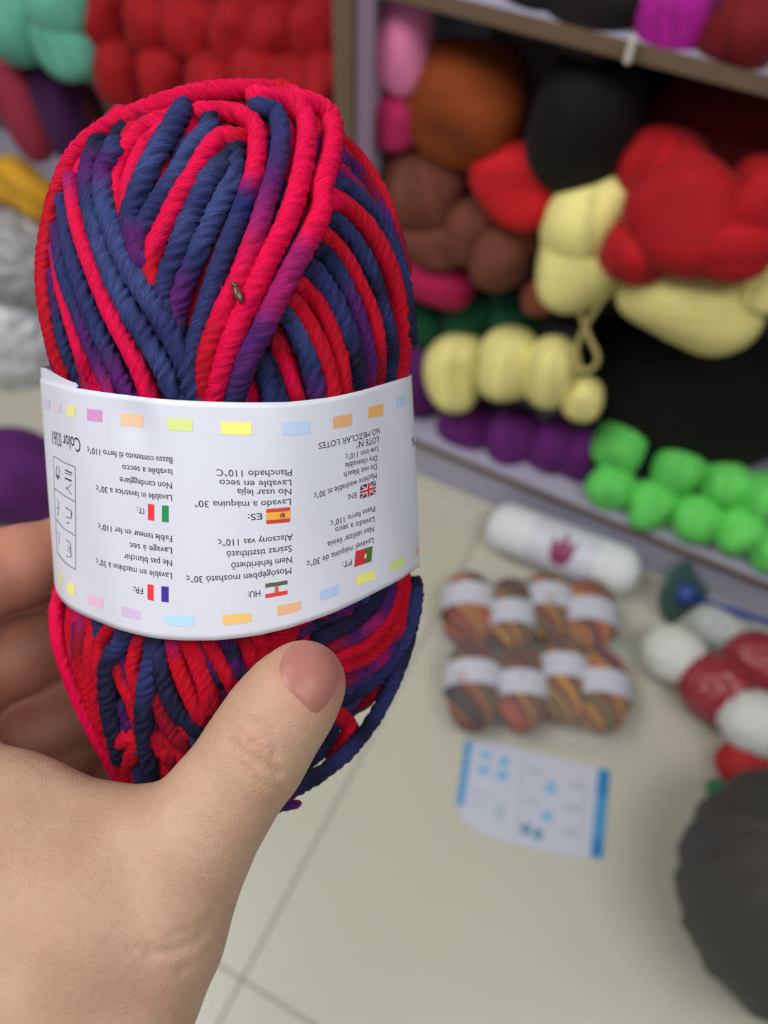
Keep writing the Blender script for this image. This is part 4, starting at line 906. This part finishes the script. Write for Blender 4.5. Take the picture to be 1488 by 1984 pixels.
def hand_mesh(h=0.0009):
    lo = np.array([-.160, .000, .135]); hi = np.array([-.005, .185, .290])
    n = np.ceil((hi - lo) / h).astype(int)
    xs = [lo[i] + h * np.arange(n[i]) for i in range(3)]
    G = np.empty(n, np.float32)
    c4 = [x[::4] for x in xs]; X4, Y4, Z4 = np.meshgrid(*c4, indexing='ij')
    D4 = sdf(np.column_stack([X4.ravel(), Y4.ravel(), Z4.ravel()])).reshape(X4.shape)
    G = np.repeat(np.repeat(np.repeat(D4, 4, 0), 4, 1), 4, 2)[:n[0], :n[1], :n[2]].astype(np.float32)
    near = np.argwhere(np.abs(G) < 7.5 * h)
    for q in np.array_split(near, 12):
        G[tuple(q.T)] = sdf(lo + q * h)
    G[:, -1, :] = np.abs(G[:, -1, :]) + 1e-4; G[:, 0, :] = np.abs(G[:, 0, :]) + 1e-4
    G[0] = np.abs(G[0]) + 1e-4; G[-1] = np.abs(G[-1]) + 1e-4; G[:, :, 0] = np.abs(G[:, :, 0]) + 1e-4; G[:, :, -1] = np.abs(G[:, :, -1]) + 1e-4
    s = G < 0
    c8 = [s[a:n[0] - 1 + a, b:n[1] - 1 + b, c:n[2] - 1 + c] for a in (0, 1) for b in (0, 1) for c in (0, 1)]
    cnt = sum(x.astype(int) for x in c8); cell = (cnt > 0) & (cnt < 8)
    idx = -np.ones(cell.shape, int); ii = np.argwhere(cell); idx[tuple(ii.T)] = np.arange(len(ii))
    acc = np.zeros((len(ii), 3)); w_ = np.zeros(len(ii))
    off = np.array([(a, b, c) for a in (0, 1) for b in (0, 1) for c in (0, 1)])
    for e0 in range(8):
        for e1 in range(e0 + 1, 8):
            if np.abs(off[e0] - off[e1]).sum() != 1: continue
            a = ii + off[e0]; b = ii + off[e1]; ga = G[tuple(a.T)]; gb = G[tuple(b.T)]
            m = (ga < 0) != (gb < 0); t = np.where(m, ga / np.where(m, ga - gb, 1), 0)
            acc[m] += (a + (b - a) * t[:, None])[m]; w_[m] += 1
    V = acc / w_[:, None] * h + lo
    Fs = []
    for ax in range(3):
        o1, o2 = [k for k in range(3) if k != ax]
        sl0 = [slice(None)] * 3; sl1 = [slice(None)] * 3; sl0[ax] = slice(0, -1); sl1[ax] = slice(1, None)
        A, B = s[tuple(sl0)], s[tuple(sl1)]; ed = np.argwhere(A != B)
        ed = ed[(ed[:, o1] > 0) & (ed[:, o2] > 0) & (ed[:, o1] < n[o1] - 1) & (ed[:, o2] < n[o2] - 1)]
        ins = A[tuple(ed.T)]
        def cid(d1, d2):
            q = ed.copy(); q[:, o1] -= d1; q[:, o2] -= d2; return idx[tuple(q.T)]
        qd = np.stack([cid(1, 1), cid(0, 1), cid(0, 0), cid(1, 0)], 1)
        flip = ins if ax != 1 else ~ins
        qd = np.where(flip[:, None], qd, qd[:, ::-1]); Fs.append(qd)
    Fq = np.vstack(Fs)
    # pull the vertices onto the exact surface
    inner_ = (V > lo + 1.5 * h).all(1) & (V < hi - 2.5 * h).all(1)
    for _ in range(2):
        Q = V[inner_]; e = 2e-4; d0 = sdf(Q); g = np.stack([sdf(Q + np.eye(3)[k] * e) - d0 for k in range(3)], 1) / e
        V[inner_] = Q - (d0 / np.maximum((g * g).sum(1), 0.3))[:, None] * g
    g = np.zeros_like(V); Q = V; d0 = sdf(Q); g = np.stack([sdf(Q + np.eye(3)[k] * 3e-4) - d0 for k in range(3)], 1); g /= np.linalg.norm(g, axis=1)[:, None] + 1e-12
    return V, Fq, g
HV, HF, HN = hand_mesh()
# creases over the thumb joint and at its base: picture polylines, depth in metres, width in px
pxy = np.column_stack([HV[:, 0] / HV[:, 2] * F + CX, HV[:, 1] / HV[:, 2] * F + CY])
facing = np.clip(-HN[:, 2], 0, 1)
disp = np.zeros(len(HV))
def crease(pts, depth, wpx):
    global disp
    q_ = np.array(pts, float); best = np.full(len(HV), 1e9)
    for a, b_ in zip(q_[:-1], q_[1:]):
        ab = b_ - a; h = np.clip(((pxy - a) @ ab) / (ab @ ab), 0, 1); best = np.minimum(best, np.linalg.norm(pxy - a - h[:, None] * ab, axis=1))
    disp -= 1.5 * depth * np.exp(-(best / wpx) ** 2) * facing
for pts, dp, wd in [([(449, 1437), (470, 1458), (505, 1475), (540, 1498)], .00055, 8), ([(465, 1420), (490, 1440), (520, 1452), (545, 1465)], .0003, 6), ([(440, 1462), (470, 1480), (500, 1492)], .00025, 5), ([(490, 1405), (515, 1420), (530, 1440)], .0003, 6), ([(480, 1440), (520, 1425)], .0002, 5),
                    ([(290, 1850), (340, 1842), (385, 1822), (418, 1785)], .00045, 10), ([(330, 1815), (380, 1800), (416, 1768)], .0003, 8), ([(350, 1880), (395, 1860), (412, 1835)], .0004, 8), ([(250, 1840), (300, 1832)], .0002, 8),
                    ([(455, 1475), (485, 1505), (520, 1522), (548, 1528)], .0003, 5), ([(470, 1395), (500, 1398), (525, 1412)], .00022, 5), ([(525, 1425), (535, 1450), (528, 1470)], .00025, 5), ([(455, 1415), (462, 1440), (455, 1455)], .0002, 5),
                    ([(0, 1435), (60, 1475), (105, 1502)], .0006, 7)]:
    crease(pts, dp, wd)
bulge = np.exp(-(((pxy[:, 0] - 500) / 42) ** 2 + ((pxy[:, 1] - 1440) / 42) ** 2)); disp += 0.0005 * bulge * facing
HV2 = HV + HN * disp[:, None]
HW = HV2 @ RM + CAM
blush_shade = 0.75 * np.exp(-(((pxy[:, 0] - 612) / 75) ** 2 + ((pxy[:, 1] - 1300) / 75) ** 2)) + 0.55 * np.clip((HV[:, 2] - 0.185) / 0.035, 0, 1)  # skin reddening, plus shade on thumb tip and rear fingers put into the colour
blush_shade += 0.18 * np.exp(-(((pxy[:, 0] - 500) / 50) ** 2 + ((pxy[:, 1] - 1445) / 45) ** 2))
def skin_mat():
    m, nt, b = nodes('skin'); L = nt.links
    tc = add(nt, 'ShaderNodeTexCoord')
    n1 = add(nt, 'ShaderNodeTexNoise'); n1.inputs['Scale'].default_value = 55; n1.inputs['Detail'].default_value = 5
    n3 = add(nt, 'ShaderNodeTexNoise'); n3.inputs['Scale'].default_value = 600; n3.inputs['Detail'].default_value = 2
    rp = add(nt, 'ShaderNodeValToRGB'); rp.color_ramp.elements[0].position = .3; rp.color_ramp.elements[1].position = .7
    rp.color_ramp.elements[0].color = (*lin('b08a72'), 1); rp.color_ramp.elements[1].color = (*lin('bf9e84'), 1)
    mx = add(nt, 'ShaderNodeMix', data_type='RGBA', blend_type='MULTIPLY'); mx.inputs['Factor'].default_value = 0.18
    L.new(tc.outputs['Object'], n1.inputs['Vector']); L.new(tc.outputs['Object'], n3.inputs['Vector']); L.new(n1.outputs['Fac'], rp.inputs[0])
    L.new(rp.outputs[0], mx.inputs['A']); L.new(n3.outputs['Fac'], mx.inputs['B']); 
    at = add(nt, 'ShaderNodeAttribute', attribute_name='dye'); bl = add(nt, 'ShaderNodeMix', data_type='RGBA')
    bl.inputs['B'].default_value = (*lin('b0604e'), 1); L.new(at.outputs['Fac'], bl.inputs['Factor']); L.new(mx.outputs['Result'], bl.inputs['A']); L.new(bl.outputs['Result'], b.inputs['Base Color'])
    v = add(nt, 'ShaderNodeTexVoronoi'); v.inputs['Scale'].default_value = 2200; L.new(tc.outputs['Object'], v.inputs['Vector'])
    bp = add(nt, 'ShaderNodeBump'); bp.inputs['Strength'].default_value = 0.45; bp.inputs['Distance'].default_value = 0.0002
    mp = add(nt, 'ShaderNodeMapping'); mp.inputs['Rotation'].default_value = (0.3, 0.2, 0.9); mp.inputs['Scale'].default_value = (420, 1900, 900)
    nw = add(nt, 'ShaderNodeTexNoise'); nw.inputs['Scale'].default_value = 1.0; nw.inputs['Detail'].default_value = 4; nw.inputs['Distortion'].default_value = 0.4
    L.new(tc.outputs['Object'], mp.inputs['Vector']); L.new(mp.outputs[0], nw.inputs['Vector'])
    ma = add(nt, 'ShaderNodeMath', operation='ADD'); L.new(v.outputs['Distance'], ma.inputs[0]); L.new(nw.outputs['Fac'], ma.inputs[1])
    L.new(ma.outputs[0], bp.inputs['Height']); L.new(bp.outputs['Normal'], b.inputs['Normal'])
    b.inputs['Roughness'].default_value = 0.5; b.inputs['Specular IOR Level'].default_value = 0.4
    b.inputs['Subsurface Weight'].default_value = 0.35; b.inputs['Subsurface Radius'].default_value = (1.0, 0.3, 0.15); b.inputs['Subsurface Scale'].default_value = 0.004
    return m
HO = HW.mean(0)
hand = new_obj('hand', mesh_from(HW - HO, HF, cols=np.repeat(np.clip(blush_shade, 0, 1)[:, None], 3, 1)), None, skin_mat(), tuple(HO))
tag(hand, 'bare left hand gripping the labelled yarn skein, thumb in front and fingers behind', 'hand')
# thumb nail
def thumb_front(px, py):
    d = 0.150
    for _ in range(60):
        v = sdf(np.array([m_pt(px, py, d)]))[0]
        if v < 2e-5: break
        d += max(v * 0.9, 1e-5)
        if d > .18: break
    return d
NL = [(562, 1249), (546, 1272), (541, 1300), (551, 1328), (577, 1354), (603, 1380), (622, 1378), (645, 1350), (659, 1318), (660, 1292), (645, 1266), (620, 1250), (594, 1243)]
nc = np.array([598, 1310.0]); nl = spline(np.hstack([np.array(NL + [NL[0]], float), np.zeros((14, 1))]), 4)[:, :2][:-1]
V = []; rs = np.linspace(0, 1, 9)[1:]
dmax = 0.1655
def nail_pt(x, y, s):
    return [x, y, min(thumb_front(x, y), dmax) - 0.00035 * (1 - s ** 6) - 0.0]
V.append(nail_pt(*nc, 0))
for s in rs:
    for x, y in nl: V.append(nail_pt(nc[0] + (x - nc[0]) * s * 0.985, nc[1] + (y - nc[1]) * s * 0.985, s))
n = len(nl); ff = [(0, 1 + i, 1 + (i + 1) % n) for i in range(n)]
for r_ in range(len(rs) - 1):
    for i in range(n): ff.append((1 + r_ * n + i, 1 + (r_ + 1) * n + i, 1 + (r_ + 1) * n + (i + 1) % n, 1 + r_ * n + (i + 1) % n))
nail = new_obj('thumb_nail', mesh_from(depth_pts(V) - HO, ff), hand, mat('nail', '9f685e', 0.4, noise=0.05, nscale=200, spec=0.35))
